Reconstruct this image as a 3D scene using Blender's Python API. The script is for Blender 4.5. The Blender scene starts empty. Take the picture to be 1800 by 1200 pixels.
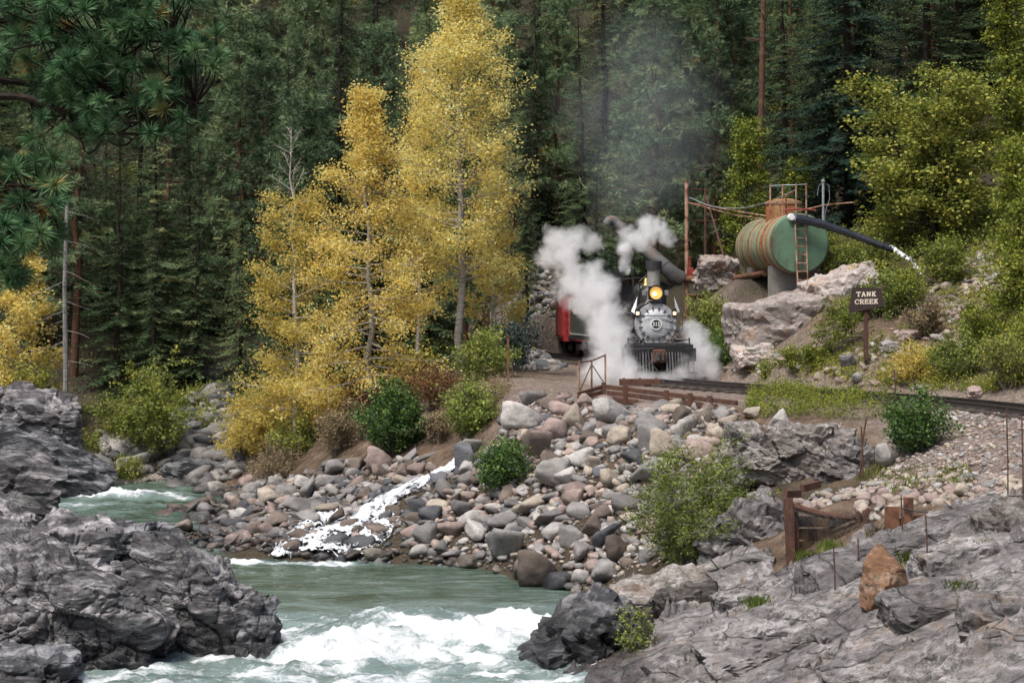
import bpy, bmesh, math, random
import numpy as np
from mathutils import Vector, Matrix

# ---------------------------------------------------------------- camera, light, exposure
SC = bpy.context.scene
COL = SC.collection
R = math.radians
FPX, HOR = 3240.0, 520.0            # focal length and horizon in 1800x1200 photo pixels (layout aid only)

cam_d = bpy.data.cameras.new('camera')
cam = bpy.data.objects.new('camera', cam_d)
COL.objects.link(cam)
cam.location = (0, 0, 0)
cam.rotation_euler = (R(90), 0, 0)
cam_d.sensor_width = 36
cam_d.lens = FPX / 1800 * 36
cam_d.shift_y = -80 / 1800
cam_d.clip_end = 800
SC.camera = cam

world = bpy.data.worlds.new('World')
SC.world = world
world.use_nodes = True
wn = world.node_tree.nodes
wbg = wn['Background']
sky = wn.new('ShaderNodeTexSky')
sky.sky_type = 'NISHITA'
sky.sun_disc = False
SUN_EL, SUN_AZ = R(60), R(215)       # high, from behind the camera, left of it (veiled by cloud)
sky.sun_elevation = SUN_EL
sky.sun_rotation = SUN_AZ
sky.dust_density = 4.0
sky.air_density = 1.0
world.node_tree.links.new(sky.outputs[0], wbg.inputs[0])
wbg.inputs[1].default_value = 0.075

sun_d = bpy.data.lights.new('sun', 'SUN')
sun_d.energy = 2.3
sun_d.angle = R(22)
sun_d.color = (1.0, 0.96, 0.9)
sun = bpy.data.objects.new('sun', sun_d)
COL.objects.link(sun)
sdir = Vector((math.sin(SUN_AZ) * math.cos(SUN_EL), math.cos(SUN_AZ) * math.cos(SUN_EL), math.sin(SUN_EL)))
sun.rotation_euler = sdir.to_track_quat('Z', 'Y').to_euler()
sun.location = (-20, -30, 60)

SC.view_settings.view_transform = 'Standard'
SC.view_settings.look = 'None'
SC.view_settings.exposure = 0.8
SC.view_settings.gamma = 1.0
SC.view_settings.use_curve_mapping = False
SC.render.engine = 'CYCLES'
cy = SC.cycles
cy.use_denoising = True
cy.use_adaptive_sampling = True
cy.adaptive_threshold = 0.03
cy.max_bounces = 9
cy.diffuse_bounces = 3
cy.glossy_bounces = 2
cy.transmission_bounces = 3
cy.transparent_max_bounces = 6
cy.volume_bounces = 8
cy.volume_step_rate = 1.0
cy.volume_max_steps = 160
cy.caustics_reflective = False
cy.caustics_refractive = False

# ---------------------------------------------------------------- helpers: noise, meshes, things
def P(px, py, d):
    return np.array([(px - 900) / FPX * d, d, (HOR - py) / FPX * d])

_U = np.uint32
def _h(ix, iy, iz, seed=0):
    c = lambda v, k: np.asarray(v).astype(np.int64).astype(_U) * _U(k)
    n = c(ix, 374761393) + c(iy, 668265263) + c(iz, 2147483647) + _U((seed * 1274126177) & 0xFFFFFFFF)
    n = (n ^ (n >> _U(13))) * _U(1274126177)
    n = (n ^ (n >> _U(16))) * _U(2246822519)
    return n ^ (n >> _U(15))

_GX, _GY, _GZ = np.array([[1,1,0],[-1,1,0],[1,-1,0],[-1,-1,0],[1,0,1],[-1,0,1],[1,0,-1],[-1,0,-1],[0,1,1],[0,-1,1],[0,1,-1],[0,-1,-1]], np.float32).T.copy()
def noise3(p, seed=0):
    """gradient noise"""
    p = np.asarray(p, float)
    i = np.floor(p).astype(np.int64); f = (p - i).astype(np.float32)
    u = f * f * f * (f * (f * 6 - 15) + 10)
    out = 0
    K = (374761393, 668265263, 2147483647)
    H_ = [[(i[:, a].astype(_U) + _U(dd)) * _U(K[a]) for dd in (0, 1)] for a in range(3)]
    sd = _U((seed * 1274126177) & 0xFFFFFFFF)
    for dx in (0, 1):
        wx = u[:, 0] if dx else 1 - u[:, 0]
        for dy in (0, 1):
            wxy = wx * (u[:, 1] if dy else 1 - u[:, 1])
            for dz in (0, 1):
                n = H_[0][dx] + H_[1][dy] + H_[2][dz] + sd
                n = (n ^ (n >> _U(13))) * _U(1274126177)
                n = (n ^ (n >> _U(16))) * _U(2246822519)
                g = (n ^ (n >> _U(15))) % _U(12)
                out = out + wxy * (u[:, 2] if dz else 1 - u[:, 2]) * ((f[:, 0] - dx) * _GX[g] + (f[:, 1] - dy) * _GY[g] + (f[:, 2] - dz) * _GZ[g])
    return out.astype(float)

def fbm(p, o=4, seed=0, gain=.5, lac=2.03):
    s, a = 0, 1.0
    p = np.asarray(p, float)
    for k in range(o):
        s = s + a * noise3(p, seed + k * 17); p = p * lac; a *= gain
    return s

def ridged(p, o=4, seed=0, gain=.5):
    s, a = 0, 1.0
    p = np.asarray(p, float)
    for k in range(o):
        s = s + a * (1 - 2.2 * np.abs(noise3(p, seed + k * 17))); p = p * 2.03; a *= gain
    return s

def sstep(a, b, x):
    t = np.clip((x - a) / (b - a), 0, 1)
    return t * t * (3 - 2 * t)

def np_mesh(name, V, F, mat=None, smooth=False, attrs=None, mats=None, mat_idx=None):
    V = np.asarray(V, np.float32); F = np.asarray(F, np.int32)
    me = bpy.data.meshes.new(name)
    n, (m, k) = len(V), F.shape
    me.vertices.add(n); me.vertices.foreach_set('co', V.ravel())
    me.loops.add(m * k); me.loops.foreach_set('vertex_index', F.ravel())
    me.polygons.add(m); me.polygons.foreach_set('loop_start', np.arange(m, dtype=np.int32) * k)
    if smooth: me.polygons.foreach_set('use_smooth', np.ones(m, bool))
    if mats:
        for x in mats: me.materials.append(x)
        me.polygons.foreach_set('material_index', np.asarray(mat_idx, np.int32))
    elif mat: me.materials.append(mat)
    me.update(calc_edges=True)
    for an, av in (attrs or {}).items():
        a = me.attributes.new(an, 'FLOAT', 'POINT')
        a.data.foreach_set('value', np.asarray(av, np.float32))
    return me

def add(name, me, parent=None, loc=None, rot=None, scale=None):
    o = bpy.data.objects.new(name, me)
    COL.objects.link(o)
    if parent: o.parent = parent
    if loc is not None: o.location = [float(v) for v in loc]
    if rot is not None: o.rotation_euler = rot
    if scale is not None: o.scale = scale if hasattr(scale, '__len__') else (scale,) * 3
    return o

def tag(o, label=None, cat=None, group=None, kind=None):
    if label: o['label'] = label
    if cat: o['category'] = cat
    if group: o['group'] = group
    if kind: o['kind'] = kind
    return o

def thing(name, label, cat, loc=(0, 0, 0), rz=0, group=None):
    o = add(name, None, loc=loc, rot=(0, 0, rz))
    o.empty_display_size = .2
    return tag(o, label, cat, group)

def copy_tree(o, parent=None):
    c = o.copy(); COL.objects.link(c); c.parent = parent
    for ch in list(o.children): copy_tree(ch, c)
    return c

class MB:
    """collects boxes, tubes, lathes into one mesh"""
    def __init__(s): s.v = []; s.f = []
    def raw(s, V, F):
        b = len(s.v); s.v += [tuple(map(float, x)) for x in V]; s.f += [tuple(int(i) + b for i in q) for q in F]; return s
    def box(s, c, d, rot=None):
        x, y, z = [t / 2 for t in d]
        V = [Vector((sx * x, sy * y, sz * z)) for sx in (-1, 1) for sy in (-1, 1) for sz in (-1, 1)]
        if rot is not None: V = [rot @ v for v in V]
        V = [v + Vector([float(t) for t in c]) for v in V]
        return s.raw(V, [(0,1,3,2),(4,6,7,5),(0,4,5,1),(2,3,7,6),(0,2,6,4),(1,5,7,3)])
    def bar(s, a, b, w, h, up=(0, 0, 1)):
        a = Vector([float(t) for t in a]); b = Vector([float(t) for t in b]); y = (b - a); L = y.length; y.normalize()
        x = y.cross(Vector(up))
        if x.length < 1e-4: x = y.cross(Vector((1, 0, 0)))
        x.normalize(); z = x.cross(y)
        M = Matrix((x, y, z)).transposed()
        return s.box((a + b) / 2, (w, L, h), M)
    def tube(s, pts, r, n=8, caps=True):
        pts = [Vector([float(t) for t in p]) for p in pts]
        rs = r if hasattr(r, '__len__') else [r] * len(pts)
        V = []; F = []; prev = None
        for i, p in enumerate(pts):
            t = (pts[min(i + 1, len(pts) - 1)] - pts[max(i - 1, 0)]).normalized()
            if prev is None:
                u = t.cross(Vector((0, 0, 1)))
                if u.length < .05: u = t.cross(Vector((1, 0, 0)))
            else: u = prev - t * prev.dot(t)
            u.normalize(); prev = u; w = t.cross(u)
            for k in range(n):
                a = 2 * math.pi * k / n
                V.append(p + (u * math.cos(a) + w * math.sin(a)) * rs[i])
        for i in range(len(pts) - 1):
            for k in range(n):
                F.append((i * n + k, i * n + (k + 1) % n, (i + 1) * n + (k + 1) % n, (i + 1) * n + k))
        if caps:
            F.append(tuple(range(n - 1, -1, -1))); F.append(tuple(range((len(pts) - 1) * n, len(pts) * n)))
        return s.raw(V, F)
    def lathe(s, prof, o=(0, 0, 0), axis='z', n=24):
        o = Vector(o); V = []; F = []
        for r, h in prof:
            for k in range(n):
                a = 2 * math.pi * k / n; c, t = math.cos(a) * r, math.sin(a) * r
                V.append(o + Vector({'z': (c, t, h), 'y': (c, h, t), 'x': (h, c, t)}[axis]))
        for i in range(len(prof) - 1):
            for k in range(n):
                F.append((i * n + k, i * n + (k + 1) % n, (i + 1) * n + (k + 1) % n, (i + 1) * n + k))
        if prof[0][0] > 1e-4: F.append(tuple(range(n - 1, -1, -1)))
        if prof[-1][0] > 1e-4: F.append(tuple(range((len(prof) - 1) * n, len(prof) * n)))
        return s.raw(V, F)
    def prism(s, poly, y0, y1):
        """poly in x,z; extruded along y"""
        n = len(poly)
        V = [(x, y0, z) for x, z in poly] + [(x, y1, z) for x, z in poly]
        F = [tuple(range(n)), tuple(range(2 * n - 1, n - 1, -1))] + [(i, (i + 1) % n, n + (i + 1) % n, n + i) for i in range(n)]
        return s.raw(V, F)
    def mesh(s, name, mat, smooth=False, bevel=0):
        bm = bmesh.new()
        vs = [bm.verts.new(v) for v in s.v]
        for q in s.f:
            try: bm.faces.new([vs[i] for i in q])
            except ValueError: pass
        bm.normal_update()
        bmesh.ops.recalc_face_normals(bm, faces=bm.faces)
        if bevel:
            bmesh.ops.bevel(bm, geom=[e for e in bm.edges if len(e.link_faces) == 2 and e.calc_face_angle(0) > .6], offset=bevel, segments=1, affect='EDGES')
        me = bpy.data.meshes.new(name); 
        if smooth:
            for f in bm.faces: f.smooth = True
            for e in bm.edges:
                if len(e.link_faces) == 2 and e.calc_face_angle(0) > .7: e.smooth = False
        bm.to_mesh(me); bm.free()
        me.materials.append(mat)
        return me
    def build(s, name, mat, parent=None, smooth=False, bevel=0, loc=None, rot=None):
        return add(name, s.mesh(name, mat, smooth, bevel), parent, loc, rot)

# ---------------------------------------------------------------- materials
def mat_new(name):
    m = bpy.data.materials.new(name); m.use_nodes = True
    nt = m.node_tree; b = nt.nodes['Principled BSDF']
    return m, nt, b

def N(nt, t, **kw):
    n = nt.nodes.new(t)
    for k, v in kw.items():
        if k.startswith('i_'):
            n.inputs[k[2:].replace('_', ' ')].default_value = v
        else: setattr(n, k, v)
    return n

def ramp(nt, fac, stops, interp='LINEAR'):
    r = N(nt, 'ShaderNodeValToRGB'); e = r.color_ramp.elements
    r.color_ramp.interpolation = interp
    while len(e) > 1: e.remove(e[-1])
    e[0].position = stops[0][0]; e[0].color = (*stops[0][1], 1)
    for p, c in stops[1:]:
        x = e.new(p); x.color = (*c, 1)
    nt.links.new(fac, r.inputs[0])
    return r.outputs[0]

def mixc(nt, fac, a, b, mode='MIX'):
    m = N(nt, 'ShaderNodeMix', data_type='RGBA', blend_type=mode)
    for idx, v in ((0, fac), (6, a), (7, b)):
        if hasattr(v, 'is_linked'): nt.links.new(v, m.inputs[idx])
        else: m.inputs[idx].default_value = v if idx == 0 else (*v, 1)
    return m.outputs[2]

def math_(nt, op, a, b=None, c=None, clamp=False):
    m = N(nt, 'ShaderNodeMath', operation=op); m.use_clamp = clamp
    for i, v in enumerate((a, b, c)):
        if v is None: continue
        if hasattr(v, 'is_linked'): nt.links.new(v, m.inputs[i])
        else: m.inputs[i].default_value = v
    return m.outputs[0]

def noise_n(nt, co, scale, detail=5, rough=.55, dist=0, out=0):
    n = N(nt, 'ShaderNodeTexNoise'); n.inputs['Scale'].default_value = scale; n.inputs['Detail'].default_value = detail
    n.inputs['Roughness'].default_value = rough; n.inputs['Distortion'].default_value = dist
    if co is not None: nt.links.new(co, n.inputs['Vector'])
    return n.outputs[out]

def mapping(nt, co, scale=(1, 1, 1), rot=(0, 0, 0)):
    m = N(nt, 'ShaderNodeMapping'); m.inputs['Scale'].default_value = scale; m.inputs['Rotation'].default_value = rot
    nt.links.new(co, m.inputs['Vector']); return m.outputs[0]

def bump(nt, b, h, strength=.5, dist=.05):
    n = N(nt, 'ShaderNodeBump'); n.inputs['Strength'].default_value = strength; n.inputs['Distance'].default_value = dist
    nt.links.new(h, n.inputs['Height']); nt.links.new(n.outputs[0], b.inputs['Normal'])

def geo_pos(nt): return N(nt, 'ShaderNodeNewGeometry').outputs['Position']

def rock_mat(name, c0, c1, c2, band=0.0, lichen=None, band_rot=(0, .4, 0), scale=1.0, wet_z=None, stain=None, rough=.88, crack=.0, stretch=7.0, patch=None):
    """c0 dark, c1 mid, c2 light; band = strength of foliation streaks; crack = fracture lines"""
    m, nt, b = mat_new(name); L = nt.links
    oi = N(nt, 'ShaderNodeObjectInfo')
    co = geo_pos(nt)
    n1 = noise_n(nt, co, 1.1 * scale, 8, .62, .4)
    n2 = noise_n(nt, co, 8 * scale, 7, .68)
    n3 = noise_n(nt, co, 45 * scale, 4, .65)
    wv = N(nt, 'ShaderNodeVectorMath', operation='ADD'); L.new(co, wv.inputs[0])
    wn3 = N(nt, 'ShaderNodeTexNoise'); wn3.inputs['Scale'].default_value = .5 * scale; wn3.inputs['Detail'].default_value = 3; L.new(co, wn3.inputs['Vector'])
    ws = N(nt, 'ShaderNodeVectorMath', operation='SCALE'); ws.inputs['Scale'].default_value = .9 / scale; L.new(wn3.outputs['Color'], ws.inputs[0]); L.new(ws.outputs[0], wv.inputs[1])
    st = noise_n(nt, mapping(nt, wv.outputs[0], (1.2 * scale, 1.2 * scale, stretch * scale), band_rot), 1.0, 8, .66, .5)
    v = math_(nt, 'ADD', math_(nt, 'MULTIPLY', n1, .45), math_(nt, 'ADD', math_(nt, 'MULTIPLY', n2, .32), math_(nt, 'MULTIPLY', n3, .23)))
    v = math_(nt, 'ADD', math_(nt, 'MULTIPLY', v, 1 - band), math_(nt, 'MULTIPLY', st, band))
    col = ramp(nt, v, [(.36, c0), (.49, c1), (.6, c2)])
    if stain:
        sm = ramp(nt, noise_n(nt, co, .9 * scale, 6, .65, .8), [(.55, (0, 0, 0)), (.66, (1, 1, 1))])
        col = mixc(nt, math_(nt, 'MULTIPLY', sm, .7), col, stain)
    if lichen:
        lm = ramp(nt, math_(nt, 'ADD', math_(nt, 'MULTIPLY', noise_n(nt, co, 7 * scale, 8, .75), .7), math_(nt, 'MULTIPLY', n1, .3)), [(.51, (0, 0, 0)), (.57, (1, 1, 1))])
        col = mixc(nt, math_(nt, 'MULTIPLY', lm, .75), col, lichen)
    hgt = math_(nt, 'ADD', math_(nt, 'MULTIPLY', st, .35 + band), math_(nt, 'ADD', math_(nt, 'MULTIPLY', n2, .9), math_(nt, 'MULTIPLY', n3, .3)))
    if crack:
        vo = N(nt, 'ShaderNodeTexVoronoi', feature='DISTANCE_TO_EDGE'); vo.inputs['Scale'].default_value = 1.0
        L.new(mapping(nt, wv.outputs[0], (.55 * scale, .55 * scale, 1.5 * scale), band_rot), vo.inputs['Vector'])
        ck = math_(nt, 'SUBTRACT', 1.0, math_(nt, 'DIVIDE', vo.outputs['Distance'], .02), clamp=True)
        ck = math_(nt, 'MULTIPLY', ck, ramp(nt, n2, [(.38, (0, 0, 0)), (.52, (1, 1, 1))]))
        col = mixc(nt, math_(nt, 'MULTIPLY', ck, crack), col, tuple(x * .4 for x in c0))
        hgt = math_(nt, 'SUBTRACT', hgt, math_(nt, 'MULTIPLY', ck, 1.2 * crack))
    rnd = math_(nt, 'ADD', math_(nt, 'MULTIPLY', oi.outputs['Random'], .55), .72)
    hs = N(nt, 'ShaderNodeHueSaturation'); L.new(col, hs.inputs['Color']); L.new(rnd, hs.inputs['Value'])
    col = hs.outputs[0]
    if wet_z is not None:
        z = N(nt, 'ShaderNodeSeparateXYZ'); L.new(geo_pos(nt), z.inputs[0])
        zz = math_(nt, 'ADD', z.outputs[2], math_(nt, 'MULTIPLY', math_(nt, 'SUBTRACT', n1, .5), .6))
        wet = math_(nt, 'SUBTRACT', 1.0, math_(nt, 'DIVIDE', math_(nt, 'SUBTRACT', zz, wet_z), .25), clamp=True)
        col = mixc(nt, math_(nt, 'MULTIPLY', wet, .62), col, (.012, .012, .013))
        L.new(math_(nt, 'SUBTRACT', rough, math_(nt, 'MULTIPLY', wet, rough - .25)), b.inputs['Roughness'])
    else: b.inputs['Roughness'].default_value = rough
    L.new(col, b.inputs['Base Color'])
    bump(nt, b, hgt, .75, .05 / scale)
    b.inputs['Specular IOR Level'].default_value = .3
    return m

def plain(name, c, rough=.6, metal=0, var=.25, scale=6, rust=None, rust_amt=.5, spec=.5, streak=False):
    """painted metal, wood, stone in one tone with grime and optional rust"""
    m, nt, b = mat_new(name); L = nt.links
    tc = N(nt, 'ShaderNodeTexCoord'); co = tc.outputs['Object']
    n1 = noise_n(nt, co, scale, 6, .6, .3); n2 = noise_n(nt, co, scale * 7, 4, .6)
    v = math_(nt, 'ADD', math_(nt, 'MULTIPLY', n1, .65), math_(nt, 'MULTIPLY', n2, .35))
    lo = tuple(x * (1 - var) for x in c); hi = tuple(min(1, x * (1 + var)) for x in c)
    col = ramp(nt, v, [(.35, lo), (.62, hi)])
    if rust:
        cm = mapping(nt, co, (1, 1, .25)) if streak else co
        rn = noise_n(nt, cm, scale * .5, 8, .68, .6)
        msk = ramp(nt, rn, [(1 - rust_amt - .07, (0, 0, 0)), (1 - rust_amt + .05, (1, 1, 1))])
        rc = ramp(nt, n2, [(.35, tuple(x * .45 for x in rust)), (.6, rust)])
        col = mixc(nt, msk, col, rc)
        L.new(math_(nt, 'ADD', rough, math_(nt, 'MULTIPLY', msk, .9 - rough)), b.inputs['Roughness'])
    else: b.inputs['Roughness'].default_value = rough
    L.new(col, b.inputs['Base Color'])
    b.inputs['Metallic'].default_value = metal
    b.inputs['Specular IOR Level'].default_value = spec
    bump(nt, b, v, .25, .01)
    return m

def leaf_mat(name, stops, trans=.3, rough=.55, vary=.22):
    """stops over the per-leaf 'tint' attribute"""
    m, nt, b = mat_new(name); L = nt.links
    at = N(nt, 'ShaderNodeAttribute', attribute_name='tint'); oi = N(nt, 'ShaderNodeObjectInfo')
    v = math_(nt, 'ADD', at.outputs['Fac'], math_(nt, 'MULTIPLY', math_(nt, 'SUBTRACT', oi.outputs['Random'], .5), vary))
    col = ramp(nt, v, stops)
    L.new(col, b.inputs['Base Color'])
    b.inputs['Roughness'].default_value = rough
    b.inputs['Specular IOR Level'].default_value = .25
    t = N(nt, 'ShaderNodeBsdfTranslucent'); L.new(col, t.inputs[0])
    mx = N(nt, 'ShaderNodeMixShader'); mx.inputs[0].default_value = trans
    L.new(b.outputs[0], mx.inputs[1]); L.new(t.outputs[0], mx.inputs[2])
    L.new(mx.outputs[0], nt.nodes['Material Output'].inputs[0])
    return m

M = {}
M['gneiss'] = rock_mat('gneiss', (.012, .012, .013), (.105, .10, .103), (.44, .42, .42), band=.55, band_rot=(.3, .75, .2), wet_z=-6.3, crack=.4)
M['gneiss_dark'] = rock_mat('gneiss_dark', (.010, .010, .011), (.07, .07, .077), (.35, .35, .365), band=.55, band_rot=(.2, .5, .5), wet_z=-6.45, crack=.4)
M['slab'] = rock_mat('slab', (.03, .028, .028), (.165, .152, .15), (.41, .385, .38), band=.42, band_rot=(0, .42, .15), lichen=(.045, .048, .04), wet_z=-6.4, crack=.75, stain=(.22, .165, .125))
M['slab_warm'] = rock_mat('slab_warm', (.035, .03, .026), (.20, .178, .165), (.46, .43, .41), band=.35, band_rot=(0, .35, 0), lichen=(.04, .042, .035), stain=(.18, .11, .07), crack=.4)
M['broken'] = rock_mat('broken', (.012, .011, .010), (.06, .053, .048), (.18, .165, .15), band=.66, band_rot=(0, 1.5, 0), crack=.4)
M['cliff'] = rock_mat('cliff', (.13, .105, .095), (.37, .315, .29), (.54, .50, .475), band=.3, stain=(.34, .20, .12), lichen=(.20, .19, .17), crack=.6, scale=1.2)
M['orange_rock'] = rock_mat('orange_rock', (.06, .035, .022), (.19, .10, .055), (.34, .25, .19), band=.45, scale=1.6, crack=.5, lichen=(.09, .07, .05))
M['talus'] = rock_mat('talus', (.05, .052, .055), (.16, .163, .167), (.31, .312, .315), band=.2, lichen=(.11, .12, .09), crack=.5)
for nm, c in dict(grey=(.20, .19, .183), pink=(.26, .20, .178), tan=(.33, .282, .23), slate=(.092, .094, .102), pale=(.33, .312, .295), brown=(.145, .115, .097)).items():
    M['st_' + nm] = rock_mat('stone_' + nm, tuple(x * .5 for x in c), c, tuple(min(.6, x * 1.45) for x in c), band=.2, scale=1.8, wet_z=-6.55, stretch=4)
M['wet_rock'] = rock_mat('wet_rock', (.008, .008, .009), (.045, .045, .05), (.24, .235, .24), band=.5, band_rot=(.2, .9, .3), wet_z=-5.9, crack=.5)
# ---------------------------------------------------------------- terrain
WZ = -6.8                      # river level
GZ = -2.82                     # track bed
RAILZ = -2.6
BED = -8.4
CP = []
def cp(px, py, d): CP.append(tuple(P(px, py, d)))
def cw(x, y, z): CP.append((x, y, z))
# track centre line in plan
TRACK = [(-1.2, 91), (.6, 86.5), (2.3, 81), (3.75, 74), (4.55, 67), (4.75, 60.5), (5.2, 57.6), (6.5, 54.8), (8.25, 52), (10.0, 49), (11.3, 46.3), (12.15, 43.2), (12.7, 39.5), (13.0, 34), (13.0, 27), (12.6, 20)]
def cspline(pts, n):
    pts = np.array(pts, float); out = []
    ext = np.vstack([2 * pts[0] - pts[1], pts, 2 * pts[-1] - pts[-2]])
    for i in range(1, len(ext) - 2):
        p0, p1, p2, p3 = ext[i - 1:i + 3]
        for t in np.linspace(0, 1, n, endpoint=False):
            out.append(.5 * (2 * p1 + (p2 - p0) * t + (2 * p0 - 5 * p1 + 4 * p2 - p3) * t * t + (3 * p1 - p0 - 3 * p2 + p3) * t ** 3))
    out.append(pts[-1]); return np.array(out)
TR = cspline(TRACK, 12)
for i in range(0, len(TR), 8):
    t = TR[min(i + 1, len(TR) - 1)] - TR[max(i - 1, 0)]; t /= np.linalg.norm(t); nrm = np.array([-t[1], t[0]])
    for s in (-1.5, 0, 1.5):
        q = TR[i] + nrm * s; cw(q[0], q[1], GZ)
# river bed
for x, y in [(-2, 14), (-3, 22), (-2, 28), (-2.2, 33), (-1.2, 37), (-3, 37), (-3, 41), (-.6, 41.5), (-6, 42), (-6, 45), (-9.3, 44), (-11.5, 48), (-13, 52), (-13.6, 57), (-12.8, 61), (-14.5, 61), (-16, 57), (-16.5, 59.5), (-14, 55), (-22, 63), (-30, 64), (-11.5, 54)]:
    cw(x, y, BED)
# gravel bar and rip-rap slope
for a in [(330, 985, 47.6), (450, 985, 47.5), (560, 988, 47.2), (700, 990, 47), (850, 1003, 45.8), (960, 1032, 43.2), (1030, 1046, 42), (300, 940, 52.5), (285, 905, 57.5), (365, 868, 63.3), (430, 850, 63), (400, 920, 55), (560, 900, 53), (540, 940, 50),
          (500, 845, 60), (600, 830, 57), (670, 860, 53.5), (800, 828, 53.5), (700, 800, 56), (640, 740, 60), (820, 760, 55), (740, 730, 58), (560, 760, 62), (470, 770, 65), (650, 690, 62.5), (812, 655, 63), (740, 660, 66), (560, 690, 67), (900, 668, 60),
          (880, 690, 54.2), (1000, 702, 51.6), (900, 765, 50.6), (1000, 762, 49.6), (1150, 735, 48.8), (1100, 800, 47.4), (900, 860, 48.4), (1000, 900, 45.6), (850, 930, 47.2), (1000, 985, 43.6), (1100, 960, 42.8), (1100, 1012, 41.3), (1220, 985, 40), (1240, 770, 46.6), (1200, 850, 44.6),
          (1060, 712, 52.6), (1075, 714, 53), (1110, 722, 51.6), (1150, 731, 50.2), (1225, 745, 48.3), (1290, 720, 47.5), (760, 905, 49.5),
          # bench with the grey block, gravel slope, lower bin
          (1310, 880, 42), (1400, 862, 41.6), (1500, 845, 41), (1440, 738, 46), (1560, 735, 45), (1600, 850, 38.6), (1600, 790, 41.5), (1700, 765, 41.8), (1780, 745, 40.6), (1500, 872, 37.4), (1790, 860, 34.2), (1690, 870, 34.5), (1440, 900, 36.2), (1400, 985, 35.6), (1300, 960, 38), (1440, 992, 34.5), (1500, 974, 33.9), (1545, 957, 33.2), (1650, 905, 33.2),
          (1050, 1075, 39.5), (1150, 1045, 38), (1250, 1030, 36), (1300, 1130, 31), (1450, 1090, 30), (1600, 1060, 28.5), (1780, 960, 30), (1780, 1150, 24), (1500, 1190, 26.5), (1200, 1190, 30), (1010, 1188, 32.8), (1090, 1150, 33.6),
          # hillside right of the track
          (1240, 655, 61), (1300, 655, 58.2), (1450, 655, 54.2), (1530, 628, 53.6), (1640, 680, 49), (1760, 680, 47), (1700, 600, 53.5), (1800, 560, 53), (1600, 480, 60), (1750, 400, 63), (1800, 330, 68), (1700, 480, 58), (1420, 500, 61), (1480, 520, 58), (1400, 520, 62), (1290, 505, 63.5), (1250, 520, 66), (1262, 508, 66.5), (1330, 470, 68), (1500, 400, 68), (1200, 560, 70), (1250, 600, 62.5), (1380, 625, 56),
          # talus behind the train
          (940, 655, 66), (960, 630, 76), (940, 560, 80), (950, 480, 86), (1000, 430, 92), (900, 600, 78), (1150, 520, 82), (1180, 430, 92),
          # far bank on the left
          (250, 852, 66.5), (320, 848, 67.2), (420, 838, 67.5), (150, 850, 66.5), (340, 800, 70), (380, 700, 75), (300, 730, 74), (200, 740, 71), (100, 720, 66), (450, 690, 78), (450, 600, 88)]:
    cp(*a)
# left bank (rocks stand on it)
for x, y, z in [(-6.5, 35, -7.2), (-8, 31, -6.6), (-8.5, 38, -6.6), (-10, 41, -6.8), (-14, 46, -6.2), (-12, 35, -5.8), (-18, 50, -5.4), (-21, 56, -4.2), (-18.5, 58, -5.6), (-16, 30, -4.6), (-8, 24, -6.0), (-5, 14, -4.2), (-14, 14, -3.0), (-30, 45, -2.5), (-30, 58, -3.2), (-4, 5, -2.2),
                (0, 0, -1.7), (6, 5, -1.9), (3, 14, -5.5), (8, 16, -4.2), (0, -15, -1.5), (20, 0, -1.0), (-20, 0, -1.5), (25, 30, 1.5), (22, 45, 3), (24, 60, 5.5), (20, 20, 0)]:
    cw(x, y, z)
# the wooded mountainside
for x, y, z in [(-45, 70, -2), (-30, 72, -4.5), (-40, 90, 8), (-22, 85, 2.5), (-10, 88, 1.2), (-22, 105, 14), (-8, 105, 11), (4, 102, 9.5), (14, 92, 8), (24, 82, 10), (36, 75, 15), (-40, 120, 27), (-15, 125, 25), (5, 125, 24), (25, 115, 24), (45, 100, 28), (-40, 170, 60), (0, 170, 56), (45, 160, 60), (-90, 100, 25), (90, 90, 40), (-90, 40, 10), (90, 30, 25), (-90, 180, 70), (90, 180, 80), (0, 230, 92), (-90, 240, 100), (90, 240, 110), (60, -20, 6), (-60, -20, 3), (40, 50, 14)]:
    cw(x, y, z)
CP = np.array(CP)
def _solve():
    n = len(CP); X = CP[:, :2]
    D = np.linalg.norm(X[:, None] - X[None], axis=2)
    A = np.zeros((n + 3, n + 3)); A[:n, :n] = D + np.eye(n) * -.02; A[:n, n] = 1; A[:n, n + 1:] = X; A[n, :n] = 1; A[n + 1:, :n] = X.T
    return np.linalg.solve(A, np.append(CP[:, 2], [0, 0, 0]))
RW = _solve()
def H0(x, y):
    q = np.stack([np.ravel(x), np.ravel(y)], 1); out = np.empty(len(q))
    for a in range(0, len(q), 20000):
        c = q[a:a + 20000]
        D = np.linalg.norm(c[:, None] - CP[None, :, :2], axis=2)
        out[a:a + 20000] = D @ RW[:len(CP)] + RW[len(CP)] + c @ RW[len(CP) + 1:]
    return out
def track_dist(x, y):
    q = np.stack([np.ravel(x), np.ravel(y)], 1); out = np.full(len(q), 1e9)
    for a in range(0, len(TR) - 1, 3):
        out = np.minimum(out, np.linalg.norm(q - TR[a], axis=1))
    return out
def HT(x, y):
    x = np.ravel(np.asarray(x, float)); y = np.ravel(np.asarray(y, float))
    z = H0(x, y)
    td = track_dist(x, y)
    q = np.stack([x, y, 0 * x], 1)
    amp = .05 + .10 * sstep(2, 5, td) + .5 * sstep(75, 95, y)
    z = z + amp * fbm(q * .55, 4, 3) * sstep(1.2, 3, td)
    k = np.maximum(sstep(1.1, 2.6, td), sstep(84, 88, y))
    return GZ * (1 - k) + z * k
_gx = np.arange(-30, 30, .1); _gy = np.arange(12, 110, .2)
def H1(x, y): return float(HT([x], [y])[0])
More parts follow.
